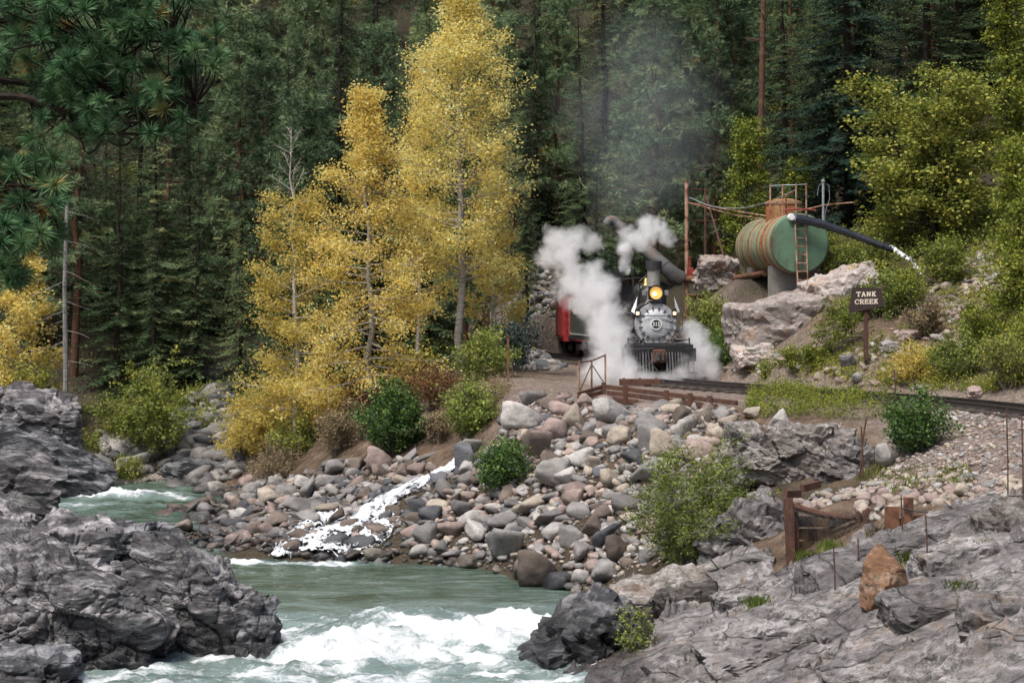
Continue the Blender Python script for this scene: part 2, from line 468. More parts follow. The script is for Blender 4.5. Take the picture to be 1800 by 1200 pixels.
def hit(px, py, d0=20., d1=160.):
    """where the line of sight through a photo pixel meets the ground"""
    d = np.arange(d0, d1, .25); r = np.array([(px - 900) / FPX, (HOR - py) / FPX])
    g = HT(r[0] * d, d) - r[1] * d
    i = np.argmax(g > 0)
    if not g[i] > 0: i = len(d) - 1
    dd = d[i]
    if i: dd = d[i - 1] + .25 * g[i - 1] / (g[i - 1] - g[i] + 1e-9)
    return np.array([r[0] * dd, dd, HT([r[0] * dd], [dd])[0]])

xs = np.concatenate([np.linspace(-120, -32, 30), np.linspace(-31, -16, 60), np.arange(-15.8, 15.8, .28), np.linspace(16, 31, 60), np.linspace(32, 120, 30)])
ys = np.concatenate([np.linspace(-30, 18, 30), np.arange(18.6, 70, .28), np.arange(70.4, 100, .7), np.linspace(101, 240, 70)])
GX, GY = np.meshgrid(xs, ys); nx, ny = len(xs), len(ys)
gz = HT(GX, GY)
GV = np.stack([GX.ravel(), GY.ravel(), gz], 1)
idx = np.arange(nx * ny).reshape(ny, nx)
GF = np.stack([idx[:-1, :-1], idx[:-1, 1:], idx[1:, 1:], idx[1:, :-1]], -1).reshape(-1, 4)
td = track_dist(GV[:, 0], GV[:, 1])
gx, gy = GV[:, 0], GV[:, 1]
wob = fbm(GV * (.4, .4, 0), 3, 9)
gravel = np.maximum(1 - sstep(2.0, 4.2, td + wob), sstep(8.2, 9.4, gx + wob) * (1 - sstep(44.5, 47, gy + wob)) * (gy > 25))
gravel = np.maximum(gravel, .95 * sstep(-1.2, .2, gx + wob) * (1 - sstep(4.5, 6, gx)) * sstep(50.5, 51.5, gy) * (1 - sstep(60, 64, gy + 2 * wob)))
litter = np.maximum(sstep(60, 68, gy + 4 * wob + .4 * gx), .8 * (1 - sstep(1.5, 4.5, gx + .8 * (gy - 47))) * (gy > 40))  # forest litter uphill; second term darkens the ground between bar and riprap stones
bare = sstep(44, 47, gy) * sstep(9, 11, gx) * (1 - sstep(58, 64, gy)) * (td > 2)

def ground_mat():
    m, nt, b = mat_new('ground_soil'); L = nt.links
    co = geo_pos(nt)
    n1 = noise_n(nt, co, 2.2, 8, .65, .3); n2 = noise_n(nt, co, 14, 5, .7)
    vor = N(nt, 'ShaderNodeTexVoronoi'); vor.inputs['Scale'].default_value = 11; L.new(co, vor.inputs['Vector'])
    vor2 = N(nt, 'ShaderNodeTexVoronoi'); vor2.inputs['Scale'].default_value = 26; L.new(co, vor2.inputs['Vector'])
    soil = ramp(nt, n1, [(.3, (.06, .042, .03)), (.5, (.15, .105, .075)), (.68, (.24, .18, .13))])
    sep = N(nt, 'ShaderNodeSeparateColor'); L.new(vor.outputs['Color'], sep.inputs[0])
    sep2 = N(nt, 'ShaderNodeSeparateColor'); L.new(vor2.outputs['Color'], sep2.inputs[0])
    stones = ramp(nt, sep.outputs[0], [(.0, (.12, .10, .09)), (.35, (.25, .19, .155)), (.7, (.30, .23, .19)), (1, (.40, .35, .31))])
    fine = ramp(nt, sep2.outputs[1], [(.0, (.10, .085, .075)), (.5, (.235, .185, .155)), (1, (.37, .31, .27))])
    gv = mixc(nt, ramp(nt, n1, [(.42, (0, 0, 0)), (.55, (1, 1, 1))]), fine, stones)
    gv = mixc(nt, ramp(nt, n2, [(.35, (.6, .6, .6)), (.6, (0, 0, 0))]), gv, (.13, .10, .08))
    lit = ramp(nt, n2, [(.3, (.02, .016, .011)), (.5, (.05, .042, .028)), (.7, (.10, .085, .055))])
    a1 = N(nt, 'ShaderNodeAttribute', attribute_name='gravel'); a2 = N(nt, 'ShaderNodeAttribute', attribute_name='litter')
    c = mixc(nt, a2.outputs['Fac'], soil, lit)
    c = mixc(nt, a1.outputs['Fac'], c, gv)
    L.new(c, b.inputs['Base Color']); b.inputs['Roughness'].default_value = .95; b.inputs['Specular IOR Level'].default_value = .2
    h = math_(nt, 'ADD', math_(nt, 'MULTIPLY', vor.outputs['Distance'], -1.2), math_(nt, 'ADD', n2, math_(nt, 'MULTIPLY', vor2.outputs['Distance'], -.5)))
    bump(nt, b, h, .8, .07)
    return m
M['ground'] = ground_mat()
tag(add('ground', np_mesh('ground', GV, GF, M['ground'], True, dict(gravel=gravel, litter=litter))), 'brown earth, gravel and forest floor of the valley side', kind='structure')

# ---------------------------------------------------------------- river
def water_mat():
    m, nt, b = mat_new('river_water'); L = nt.links
    co = geo_pos(nt)
    at = N(nt, 'ShaderNodeAttribute', attribute_name='foam')
    n1 = noise_n(nt, mapping(nt, co, (.5, 1.5, 1)), 1.0, 7, .65, .8)
    fo = noise_n(nt, mapping(nt, co, (1.1, 1.9, 1.6)), 2.2, 9, .74, .9)
    fo2 = noise_n(nt, co, 14, 5, .7, .2)
    base = ramp(nt, n1, [(.3, (.03, .045, .02)), (.46, (.065, .10, .075)), (.64, (.16, .215, .195))])  # green-brown is water; pale streaks paint the pool's reflections into the colour
    tn = math_(nt, 'ADD', math_(nt, 'MULTIPLY', fo, .8), math_(nt, 'MULTIPLY', fo2, .3))
    s = math_(nt, 'ADD', math_(nt, 'SUBTRACT', at.outputs['Fac'], .42), math_(nt, 'MULTIPLY', math_(nt, 'SUBTRACT', tn, .55), 2.2))
    msk = math_(nt, 'SMOOTH_MIN', 1.0, math_(nt, 'MAXIMUM', math_(nt, 'DIVIDE', s, .35), 0.0), .1, clamp=True)
    aer = math_(nt, 'MULTIPLY', at.outputs['Fac'], .9, clamp=True)
    col = mixc(nt, aer, base, (.30, .39, .40))
    col = mixc(nt, msk, col, (.68, .71, .73))
    L.new(col, b.inputs['Base Color'])
    L.new(math_(nt, 'ADD', math_(nt, 'MULTIPLY', msk, .6), .09), b.inputs['Roughness'])
    b.inputs['IOR'].default_value = 1.33
    L.new(math_(nt, 'SUBTRACT', .5, math_(nt, 'MULTIPLY', msk, .4)), b.inputs['Specular IOR Level'])
    rip = noise_n(nt, mapping(nt, co, (2.2, 4.0, 2)), 1.6, 6, .6, .5)
    h = math_(nt, 'ADD', rip, math_(nt, 'MULTIPLY', math_(nt, 'MULTIPLY', tn, msk), 1.6))
    bump(nt, b, h, .5, .10)
    return m
M['water'] = water_mat()
wx = np.concatenate([np.linspace(-60, -21, 30), np.arange(-20, 6, .09)])
wy = np.concatenate([np.linspace(-10, 29.5, 20), np.arange(30, 54, .09), np.arange(54, 72, .14)])
WXg, WYg = np.meshgrid(wx, wy); q = np.stack([WXg.ravel(), WYg.ravel(), 0 * WXg.ravel()], 1)
def foamf(x, y):
    """white water: the lower rapid, the upper run, round the bar's toe"""
    q = np.stack([x, y, 0 * x], 1); n = fbm(q * (.35, .6, 1), 4, 40); n2 = fbm(q * (.8, 1.3, 1), 3, 77)
    f = np.zeros_like(x)
    low = sstep(39.5, 37.0, y + 1.4 * n + .25 * (x + 3)) * sstep(29, 32.5, y)
    f = np.maximum(f, low * (.46 + .8 * n2))
    for cx, cy_, rx, ry, a in [(-.8, 35.6, 2.6, 1.5, 1.0), (-2.6, 34.2, 2.4, .9, .85), (.4, 36.6, 1.3, .8, .8), (-1.2, 38.0, 1.3, .5, .55), (-3.9, 36.9, .9, .45, .5),
                               (-13.4, 61.0, 2.8, .8, 1.0), (-13.2, 62.6, 2.2, .5, .5), (-11.6, 61.6, .8, 1.0, .9), (-14.6, 59.2, 1.8, .8, .5),
                               (-7.0, 47.0, 1.0, .4, .9), (-4.6, 46.7, .7, .35, .8), (-5.6, 46.9, 2.0, .3, .55)]:
        r = np.sqrt(((x - cx) / rx) ** 2 + ((y - cy_) / ry) ** 2) + .45 * n2
        f = np.maximum(f, a * (1 - sstep(.45, 1.15, r)))
    f = np.maximum(f, .36 * sstep(42, 39, y + n) * (y > 29))
    return f
fo = foamf(q[:, 0], q[:, 1])
rap = sstep(40.5, 37, q[:, 1]) + sstep(55, 58, q[:, 1]) * .7
rap = np.clip(rap, 0, 1)
wz = WZ + .035 * fbm(q * (.9, 1.8, 1), 4, 5) * (1 + 1.5 * rap)
wz += rap * (.20 * ridged(q * (.38, .75, 1), 3, 21) * .6 + .07 * fbm(q * 2.2, 3, 33))
for cx, cy_, rx, ry, a in [(-2.6, 36.5, .9, .45, .45), (-.1, 36.1, 1.0, .45, .5), (-3.1, 34.6, 1.2, .42, .38), (-.9, 35.0, 1.6, .45, .5), (-1.6, 37.6, .9, .4, .3), (.6, 37.0, .8, .5, .22), (-12.9, 61.0, 2.0, .5, .3)]:
    wz += a * np.exp(-((q[:, 0] - cx) / rx) ** 2 - ((q[:, 1] - cy_) / ry) ** 2)
wz += .13 * fo * fbm(q * (2.6, 4.2, 1), 4, 60) + .09 * fo * np.abs(fbm(q * 11, 3, 61))
WV = np.stack([q[:, 0], q[:, 1], wz], 1)
ii = np.arange(len(WV)).reshape(len(wy), len(wx))
WF = np.stack([ii[:-1, :-1], ii[:-1, 1:], ii[1:, 1:], ii[1:, :-1]], -1).reshape(-1, 4)
keep = (H0(WV[WF[:, 0], 0], WV[WF[:, 0], 1]) < WZ + .5)
WF = WF[keep]
used = np.unique(WF); remap = np.zeros(len(WV), int); remap[used] = np.arange(len(used))
tag(add('river', np_mesh('river', WV[used], remap[WF], M['water'], True, dict(foam=fo[used]))), 'green white-capped mountain river', kind='structure')
# ---------------------------------------------------------------- rocks
_ico = {}
def ico(k):
    if k not in _ico:
        bm = bmesh.new(); bmesh.ops.create_icosphere(bm, subdivisions=k, radius=1)
        bm.verts.ensure_lookup_table()
        V = np.array([v.co[:] for v in bm.verts]); F = np.array([[v.index for v in f.verts] for f in bm.faces]); bm.free()
        _ico[k] = (V / np.linalg.norm(V, axis=1)[:, None], F)
    return _ico[k]

def hull(D, rng, n=14, k=10, lo=.72, hi=1.0, cube=0.0):
    """directions pushed out to a smoothed random polytope: angular or rounded rock"""
    nn = rng.normal(size=(n, 3)); nn /= np.linalg.norm(nn, axis=1)[:, None]
    if cube:
        ax = np.vstack([np.eye(3), -np.eye(3)]); ax = ax + rng.normal(size=ax.shape) * (.22 * (1 - cube) + .06); ax /= np.linalg.norm(ax, axis=1)[:, None]
        nn = np.vstack([ax, nn]); off = np.concatenate([rng.uniform(lo, hi, 6) * .85, rng.uniform(lo + .15, hi + .2, n)])
    else: off = rng.uniform(lo, hi, n)
    dots = np.maximum(D @ nn.T, 1e-3)
    r = off[None] / dots
    return ((np.minimum(r, 4) ** -k).sum(1) ** (-1 / k))

def rotm(rx, ry, rz):
    return np.array((Matrix.Rotation(rz, 3, 'Z') @ Matrix.Rotation(ry, 3, 'Y') @ Matrix.Rotation(rx, 3, 'X')))

def boulder_mesh(name, seed, sub=3, n=16, k=9, cube=0, rough=.06, mat=None):
    rng = np.random.default_rng(seed); D, F = ico(sub)
    V = D * hull(D, rng, n, k, cube=cube)[:, None]
    V *= rng.uniform(.8, 1.1, 3)
    V *= (1 + rough * fbm(V * 2.2 + seed, 3, seed) + rough * .5 * fbm(V * 7 + seed, 2, seed))[:, None]
    V -= (V.max(0) + V.min(0)) / 2
    V /= (V.max(0) - V.min(0)) / 2         # unit half-extents: obj scale = half size
    return np_mesh(name, V, F, mat, True)

def facets(Q, seed, jit=.9, tilt=.8):
    """fractured blocks: each point takes the tilted plane of its nearest lattice cell; returns offset and edge closeness"""
    i0 = np.floor(Q).astype(np.int64); best = np.full(len(Q), 1e9); sec = best.copy(); off = np.zeros(len(Q))
    for dx in (-1, 0, 1):
        for dy in (-1, 0, 1):
            for dz in ((-1, 0, 1) if np.ptp(Q[:, 2]) > 1e-6 else (0,)):
                c = i0 + (dx, dy, dz); h = _h(c[:, 0], c[:, 1], c[:, 2], seed)
                j = np.stack([(h & 255) / 255., ((h >> 8) & 255) / 255., ((h >> 16) & 255) / 255.], 1)
                dlt = Q - (c + .5 + (j - .5) * jit); dd = (dlt ** 2).sum(1)
                h2 = _h(c[:, 2], c[:, 0], c[:, 1], seed + 5); g = np.stack([(h2 & 255) / 127.5 - 1, ((h2 >> 8) & 255) / 127.5 - 1, ((h2 >> 16) & 255) / 127.5 - 1], 1)
                o = (dlt * g).sum(1) * tilt + (((h2 >> 24) & 255) / 255. - .5)
                nb = dd < best
                sec = np.where(nb, best, np.minimum(sec, dd)); off = np.where(nb, o, off); best = np.where(nb, dd, best)
    return off, np.sqrt(sec) - np.sqrt(best)

def big_rock(name, label, c, size, rot=(0, 0, 0), seed=0, sub=6, mat='gneiss', n=16, k=14, cube=.5, flute=.12, strata=.08, lump=.15, sdir=(.35, 0, .94), sfreq=2.2, fdir=(.5, .1, .86), cat='rock', group=None, fine=.018, facet=.17, fscale=1.0):
    """a rock mass: polytope + fractured facets + terraced foliation + water-cut grooves; c = centre, size = half extents in metres"""
    rng = np.random.default_rng(seed); D, F = ico(7 if seed in (17, 18) else 6 if max(size) > 1.3 and c[1] < 46 else 5 if max(size) > .5 else 4)
    flute *= .28; strata *= .6; lump *= .7; k = max(k, 14) + 6
    V = D * hull(D, rng, n, k, cube=cube)[:, None] * np.array(size) * 1.12
    V = V @ rotm(*rot).T
    nrm = V / np.array(size) ** 1.5; nrm /= np.linalg.norm(nrm, axis=1)[:, None]
    W = V + np.array(c)
    warp = np.stack([fbm(W * .8 + 11, 3, seed), fbm(W * .8 + 37, 3, seed + 1), fbm(W * .8 + 71, 3, seed + 2)], 1)
    d = lump * fbm(W * .6, 2, seed + 5)
    s = np.array(sdir) / np.linalg.norm(sdir); f = np.array(fdir) / np.linalg.norm(fdir)
    # fractured blocks, flattened across the foliation
    facet *= min(1., min(size) / .8); sc_ = fscale / max(.3, min(size))
    Wf = W + (W @ s)[:, None] * s * 1.0
    fo_, ed = facets(Wf * sc_ * 1.25 + warp * .10, seed + 3)
    d += facet * 1.25 * fo_ - facet * .45 * np.exp(-ed / .03)
    fo2, ed2 = facets(Wf * sc_ * 3.1 + warp * .15, seed + 4)
    d += facet * .42 * fo2 - facet * .12 * np.exp(-ed2 / .03)
    u = (W @ s + .3 * warp[:, 0]) * sfreq
    fr = u - np.floor(u); jag = (_h(np.floor(u), 0 * u, 0 * u + seed) % 1000) / 1000.
    d += strata * (sstep(0, .6, fr) - sstep(.9, 1, fr)) * (.3 + 1.2 * jag)
    along = (W @ f)[:, None] * f
    Q = (W - along) * 1.15 + along * .16 + warp * .55
    g1 = noise3(Q, seed + 9); g2 = noise3(Q * 2.3 + 5, seed + 10)
    d -= flute * (np.exp(-np.abs(g1) / .05) * 1.3 + np.exp(-np.abs(g2) / .07) * .6) - flute * .8 * np.abs(g1) * 2
    d += fine * fbm(W * 5.5, 3, seed + 12) * 1.3
    V = V + nrm * d[:, None]
    o = add(name, np_mesh(name, V, F, M[mat], True), loc=c)
    o.data.set_sharp_from_angle(angle=R(24))
    return tag(o, label, cat, group)

def at(px, py, d): return P(px, py, d)

BR = []
# left bank, far to near
big_rock('boulder', 'rounded grey boulder at the top of the far left rock ledges', at(78, 738, 63.5), (1.45, 1.2, 1.05), (.2, .25, .3), 11, 6, 'gneiss', k=8, strata=.04, lump=.15)
big_rock('boulder', 'grey boulder cut by the left picture edge beside the rounded boulder', at(-12, 715, 64.5), (.65, .8, .75), (0, .2, 0), 12, 5, 'gneiss', k=8, strata=.03)
big_rock('rock_ledge', 'dark layered rock ledge sloping down into the white upper run', at(70, 822, 62), (3.0, 1.9, 1.0), (0, .36, .1), 13, 7, 'gneiss_dark', cube=.6, flute=.22, strata=.16, sdir=(.45, -.1, .9), sfreq=3.2)
big_rock('rock_ledge', 'brownish weathered rock face at the left edge above the carved rocks', at(20, 860, 48), (1.45, 1.4, 1.05), (.1, .1, .2), 14, 6, 'gneiss', strata=.06, flute=.1)
big_rock('rock_ledge', 'tall grey rock shoulder at the left edge over the carved mass', at(10, 985, 42.5), (2.0, 1.8, 1.45), (.1, .35, .1), 15, 7, 'gneiss', flute=.22, lump=.3)
big_rock('rock_ledge', 'low angular dark block of rock behind the carved boulder', at(215, 972, 45.5), (1.35, 1.0, .78), (.15, .15, -.2), 16, 6, 'gneiss_dark', cube=.85, k=16, flute=.12, strata=.1)
big_rock('rock_ledge', 'big fluted grey rock mass filling the lower left corner', at(120, 1115, 34), (1.9, 1.5, 1.55), (.1, .45, .2), 17, 7, 'gneiss', flute=.30, lump=.35, strata=.12)
big_rock('rock_ledge', 'pale water-carved hump of rock beside the pool', at(345, 1105, 35.4), (1.35, 1.2, 1.3), (.1, .25, -.1), 18, 7, 'gneiss', k=7, flute=.20, strata=.08, lump=.3)
big_rock('rock_ledge', 'small upright rock pillar at the pool end of the carved hump', at(455, 1118, 34.8), (.46, .55, .95), (0, -.1, .2), 19, 6, 'gneiss_dark', cube=.8, k=14, flute=.14)
big_rock('rock_ledge', 'dark swirled rock lump at the bottom left picture corner', at(50, 1200, 31.5), (.95, .8, .62), (.1, .2, .1), 20, 6, 'gneiss_dark', flute=.22)
big_rock('rock_ledge', 'flat grey rock shelf joining the dark block to the carved hump', at(270, 1045, 42.2), (1.25, 1.0, .5), (.05, .25, .1), 21, 6, 'gneiss', flute=.12)
big_rock('rock_ledge', 'steep grey rock rib between the left edge and the dark block', at(120, 985, 40.5), (.9, .9, 1.1), (.1, .5, .1), 22, 6, 'gneiss', flute=.25, lump=.28)
# far bank rocks by the upper run
big_rock('rock_ledge', 'smooth pale grey ledge at the far bank of the upper river', at(350, 838, 67.5), (1.9, .9, .55), (0, .05, 0), 23, 6, 'talus', k=7, flute=.05)
big_rock('boulder', 'flat tan boulder at the water line of the far bank', at(262, 848, 66.3), (.55, .5, .28), (0, 0, .1), 24, 4, 'st_tan', k=6, flute=.02, strata=.01, lump=.05)
big_rock('boulder', 'grey slab boulder leaning at the right end of the far bank ledge', at(415, 828, 66.4), (.6, .5, .42), (0, .3, .1), 25, 4, 'talus', flute=.03, strata=.03, lump=.08)
# right bank: block outcrop and stepped slabs
big_rock('rock_outcrop', 'big square grey rock block above the willow bush', at(1395, 800, 43), (1.75, 1.2, .85), (.03, .04, -.12), 31, 7, 'slab_warm', cube=.92, k=20, n=10, flute=.1, strata=.05, lump=.16)
big_rock('rock_outcrop', 'broken lower end of the grey block near the green shrub', at(1490, 822, 42), (.62, .7, .55), (.1, .2, .1), 32, 6, 'slab', cube=.8, k=14, flute=.1, strata=.09)
big_rock('rock_outcrop', 'pale layered rock slope under the grey block beside the rusty bin', at(1318, 945, 38.6), (1.1, 1.3, .75), (.1, -.5, -.2), 33, 6, 'slab', cube=.7, strata=.14, sdir=(.35, .1, .93), sfreq=4)
big_rock('rock_outcrop', 'flat-topped ledge between the willow bush and the rusty bin', at(1225, 1052, 37), (1.9, 1.2, .55), (.06, -.2, .1), 34, 7, 'slab_warm', facet=.1, cube=.9, k=20, strata=.1, sdir=(.2, .0, .98), sfreq=3.6)
big_rock('rock_outcrop', 'dark splintered vertical face under the flat-topped ledge', at(1215, 1088, 35.2), (.78, .5, .66), (0, -.12, .1), 35, 6, 'broken', cube=.9, k=18, flute=.14, fdir=(0, 0, 1), strata=.03)
big_rock('rock_outcrop', 'black wet shoreline rock beside the white rapid', at(1040, 1145, 34.4), (1.25, 1.1, 1.05), (.1, -.6, .1), 36, 7, 'wet_rock', cube=.6, flute=.24, strata=.14, sdir=(.7, 0, .7), sfreq=3)
big_rock('rock_outcrop', 'grey shoreline ledge with grass between pool and black rock', at(1060, 1092, 38.8), (1.0, .9, .45), (.05, -.3, .1), 37, 6, 'slab', strata=.12, sfreq=4)
SL = dict(cube=.9, k=22, n=8, facet=.10, flute=.05, lump=.1)
big_rock('rock_outcrop', 'long smooth pale slab below the orange rock', at(1415, 1140, 29.8), (2.1, 1.2, .62), (.10, -.34, .12), 38, 7, 'slab', strata=.05, sdir=(.38, .05, .92), sfreq=2.4, **SL)
big_rock('rock_outcrop', 'long pale ridge slab rising from the rusty bin to the right edge', at(1610, 972, 32), (2.2, .9, .42), (.10, -.30, .18), 39, 7, 'slab', strata=.05, sdir=(.38, .05, .92), sfreq=3, **SL)
big_rock('rock_outcrop', 'blocky lichen-spotted step beneath the ridge slab', at(1700, 1000, 29.6), (.95, .7, .55), (.05, -.22, .1), 40, 6, 'slab', strata=.04, **SL)
big_rock('rock_outcrop', 'square lichen-covered block at the lower right picture edge', at(1765, 1120, 25.4), (.66, .6, .62), (.03, -.06, -.1), 41, 7, 'slab', strata=.03, **SL)
big_rock('rock_outcrop', 'grey lichen slab wedge between the orange rock and the corner block', at(1635, 1085, 27.6), (.85, .7, .5), (.1, -.3, .1), 42, 6, 'slab', strata=.05, **SL)
big_rock('rock_outcrop', 'low slab toe under the long smooth slab at the bottom edge', at(1250, 1195, 30.5), (1.0, .8, .5), (.05, -.3, .1), 43, 6, 'slab', strata=.06, **SL)
big_rock('rock_outcrop', 'bottom slab step in front of the long smooth slab', at(1560, 1195, 26), (1.0, .6, .45), (.08, -.26, .1), 44, 6, 'slab', strata=.05, **SL)
big_rock('rock_outcrop', 'grey joint block between the flat-topped ledge and the smooth slab', at(1330, 1065, 33.4), (.9, .6, .42), (.05, -.25, .1), 47, 6, 'slab', strata=.05, **SL)
big_rock('rock_outcrop', 'small square step left of the blocky lichen-spotted step', at(1500, 1120, 29), (.6, .5, .36), (.05, -.3, .3), 48, 6, 'slab', strata=.04, **SL)
big_rock('boulder', 'orange stained angular rock lying on the pale slab', at(1553, 1030, 28.9), (.38, .36, .32), (.2, -.35, .4), 45, 5, 'orange_rock', cube=.3, k=18, n=9, facet=.05, flute=.02, strata=.02, lump=.08)
big_rock('rock_outcrop', 'jumbled brown rock at the right edge above the ridge slab step', at(1785, 945, 30.5), (.6, .6, .5), (.1, -.2, .2), 46, 6, 'slab_warm', cube=.8, k=16, strata=.06)

def bedrock(name, label, x0, x1, y0, y1, step, mat, seed, inside, amp=.62, dip=(.16, .10)):
    """stepped, jointed bedrock: cells of tilted planes with sharp risers"""
    X, Y = np.meshgrid(np.arange(x0, x1, step), np.arange(y0, y1, step)); q = np.stack([X.ravel(), Y.ravel(), 0 * X.ravel()], 1)
    wp = np.stack([fbm(q * .5, 3, seed), fbm(q * .5 + 40, 3, seed + 1), 0 * q[:, 0]], 1)
    rot = q @ rotm(0, 0, -.5).T + wp * .7
    a1, e1 = facets(rot * (.30, .62, 0), seed + 2, tilt=.22); a2, e2 = facets(rot * (.8, 1.6, 0) + 7, seed + 3, tilt=.3)
    # long slabs dipping towards the river, broken back at each riser
    u = (rot[:, 0] * .25 + rot[:, 1]) * .8 + .5 * wp[:, 1]; fr = u - np.floor(u); jag = (_h(np.floor(u), 0 * u, 0 * u + seed) % 1000) / 1000.
    z = HT(X, Y) + .05 + amp * .8 * a1 + amp * .3 * a2 + amp * (.45 + 1.0 * jag) * (sstep(.92, 1, fr) - .75 * fr) - .14 * np.exp(-e1 / .025) - .06 * np.exp(-e2 / .04) + .03 * fbm(q * 2.2, 4, seed + 6)
    m = inside(q[:, 0], q[:, 1], .6 * wp[:, 0])
    z = np.maximum(z, HT(X, Y) + .03 + .10 * np.abs(fbm(q * (.7, 1.4, 1), 3, seed + 8))) + .06 - 1.0 * (1 - m)
    V = np.stack([q[:, 0], q[:, 1], z], 1); i = np.arange(len(V)).reshape(X.shape)
    F = np.stack([i[:-1, :-1], i[:-1, 1:], i[1:, 1:], i[1:, :-1]], -1).reshape(-1, 4)
    F = F[(m[F].max(1) > .02)]
    us = np.unique(F); rm = np.zeros(len(V), int); rm[us] = np.arange(len(us))
    o = add(name, np_mesh(name, V[us], rm[F], M[mat], True)); o.data.set_sharp_from_angle(angle=R(24))
    TREES.append(BVHTree.FromPolygons(V[us].tolist(), rm[F].tolist()))
    return tag(o, label, kind='structure')
from mathutils.bvhtree import BVHTree
TREES = []
def top_z(x, y):
    z = H1(x, y)
    for t in TREES:
        h = t.ray_cast(Vector((x, y, 30)), Vector((0, 0, -1)))
        if h[0] is not None: z = max(z, h[0].z)
    return z
bedrock('bedrock', 'jointed grey bedrock of the near right bank', .2, 11.5, 21, 41.5, .06, 'slab', 900,
        lambda x, y, w: sstep(.2, .7, x + w - .02 * (36 - y)) * (1 - sstep(33.2, 34.6, y + w - .25 * np.maximum(0, 8 - x) - 4 * np.maximum(0, 5.6 - x))) * (1 - sstep(40, 41, y)) * (1 - sstep(5.0, 5.3, x) * (1 - sstep(7.3, 7.8, x)) * sstep(34.9, 35.2, y)))
bedrock('bedrock', 'grey bedrock of the left bank', -17, -5, 28, 50, .08, 'gneiss', 930,
        lambda x, y, w: 1 - sstep(-7.2, -6.2, x + w + .12 * np.maximum(0, y - 38)), amp=.6)
# cliff below the tank
big_rock('cliff', 'pink and white cracked cliff face below the green tank', at(1372, 572, 59.2), (1.75, 1.4, 1.1), (.05, -.05, .15), 51, 7, 'cliff', facet=.11, cube=.92, k=20, n=12, flute=.05, strata=.07, lump=.2)
big_rock('cliff', 'whitish rock knoll between the tank ladder and the sign', at(1478, 515, 59.5), (1.5, 1.2, .92), (.05, -.28, .2), 52, 6, 'cliff', facet=.10, cube=.7, k=12, flute=.1, strata=.1)
big_rock('cliff', 'pale lower rock step at the foot of the cliff near the steam', at(1325, 625, 58.2), (.8, .7, .42), (0, -.25, .1), 53, 6, 'cliff', facet=.08, cube=.8, k=16, strata=.06)
big_rock('boulder', 'brown boulder behind the rusty water spout beam', at(1262, 480, 66.5), (.85, .8, .75), (.1, .1, .2), 54, 5, 'cliff', k=8, flute=.04, strata=.04)
big_rock('boulder', 'dark grey stone at the foot of the sign bush', at(1489, 631, 52.6), (.24, .22, .18), (0, 0, .3), 55, 4, 'st_grey', cube=.4, flute=.02, strata=.01, lump=.04)
for i, (px, py, d, w, h, lab) in enumerate([
    (1698, 560, 55, .62, .38, 'flat pinkish boulder on the bare slope behind the yellow bushes'),
    (1715, 425, 63, .7, .45, 'tan boulder at the top of the bare slope under the trees'),
    (1600, 590, 54.5, .36, .2, 'small pinkish slab stone uphill of the sign'),
    (1690, 510, 57, .38, .2, 'bluish flat stone on the upper bare slope'),
    (1655, 530, 56.6, .5, .26, 'reddish flat rock half buried in the bare slope'),
    (1712, 690, 47.4, .22, .16, 'single pinkish stone beside the far rail'),
    (1560, 608, 53.6, .24, .16, 'pale stone just right of the sign post')]):
    big_rock('boulder', lab, at(px, py, d), (w, w, h), (0, -.2, .3 * i), 60 + i, 4, 'st_' + ('pink', 'tan', 'pink', 'slate', 'brown', 'pink', 'pale')[i], flute=.03, strata=.02, lump=.08)

# ---- rip-rap: unit meshes, shared by every boulder of a kind and colour
unit = {}
def unit_mesh(v, colr, sub=3):
    key = (v, colr, sub)
    if key not in unit:
        if (v, None, sub) not in unit:
            unit[(v, None, sub)] = boulder_mesh('boulder', 300 + v, sub, n=15 if v < 5 else 10, k=9 if v < 5 else 20, cube=0, rough=.07 if v < 5 else .05)
        me = unit[(v, None, sub)].copy(); me.materials.append(M['st_' + colr]); unit[key] = me
    return unit[key]

taken = []          # x, y, r
def place_boulder(x, y, hx, hy, hz, rz, v, colr, label, group=None, sink=.3, tilt=(0, 0), sub=4):
    z = max(H1(x, y), WZ - hz * .5) + hz * (1 - 2 * sink)
    o = add('boulder', unit_mesh(v, colr, sub), loc=(x, y, z), rot=(tilt[0], tilt[1], rz), scale=(hx, hy, hz))
    taken.append((x, y, max(hx, hy)))
    return tag(o, label, 'boulder', group)

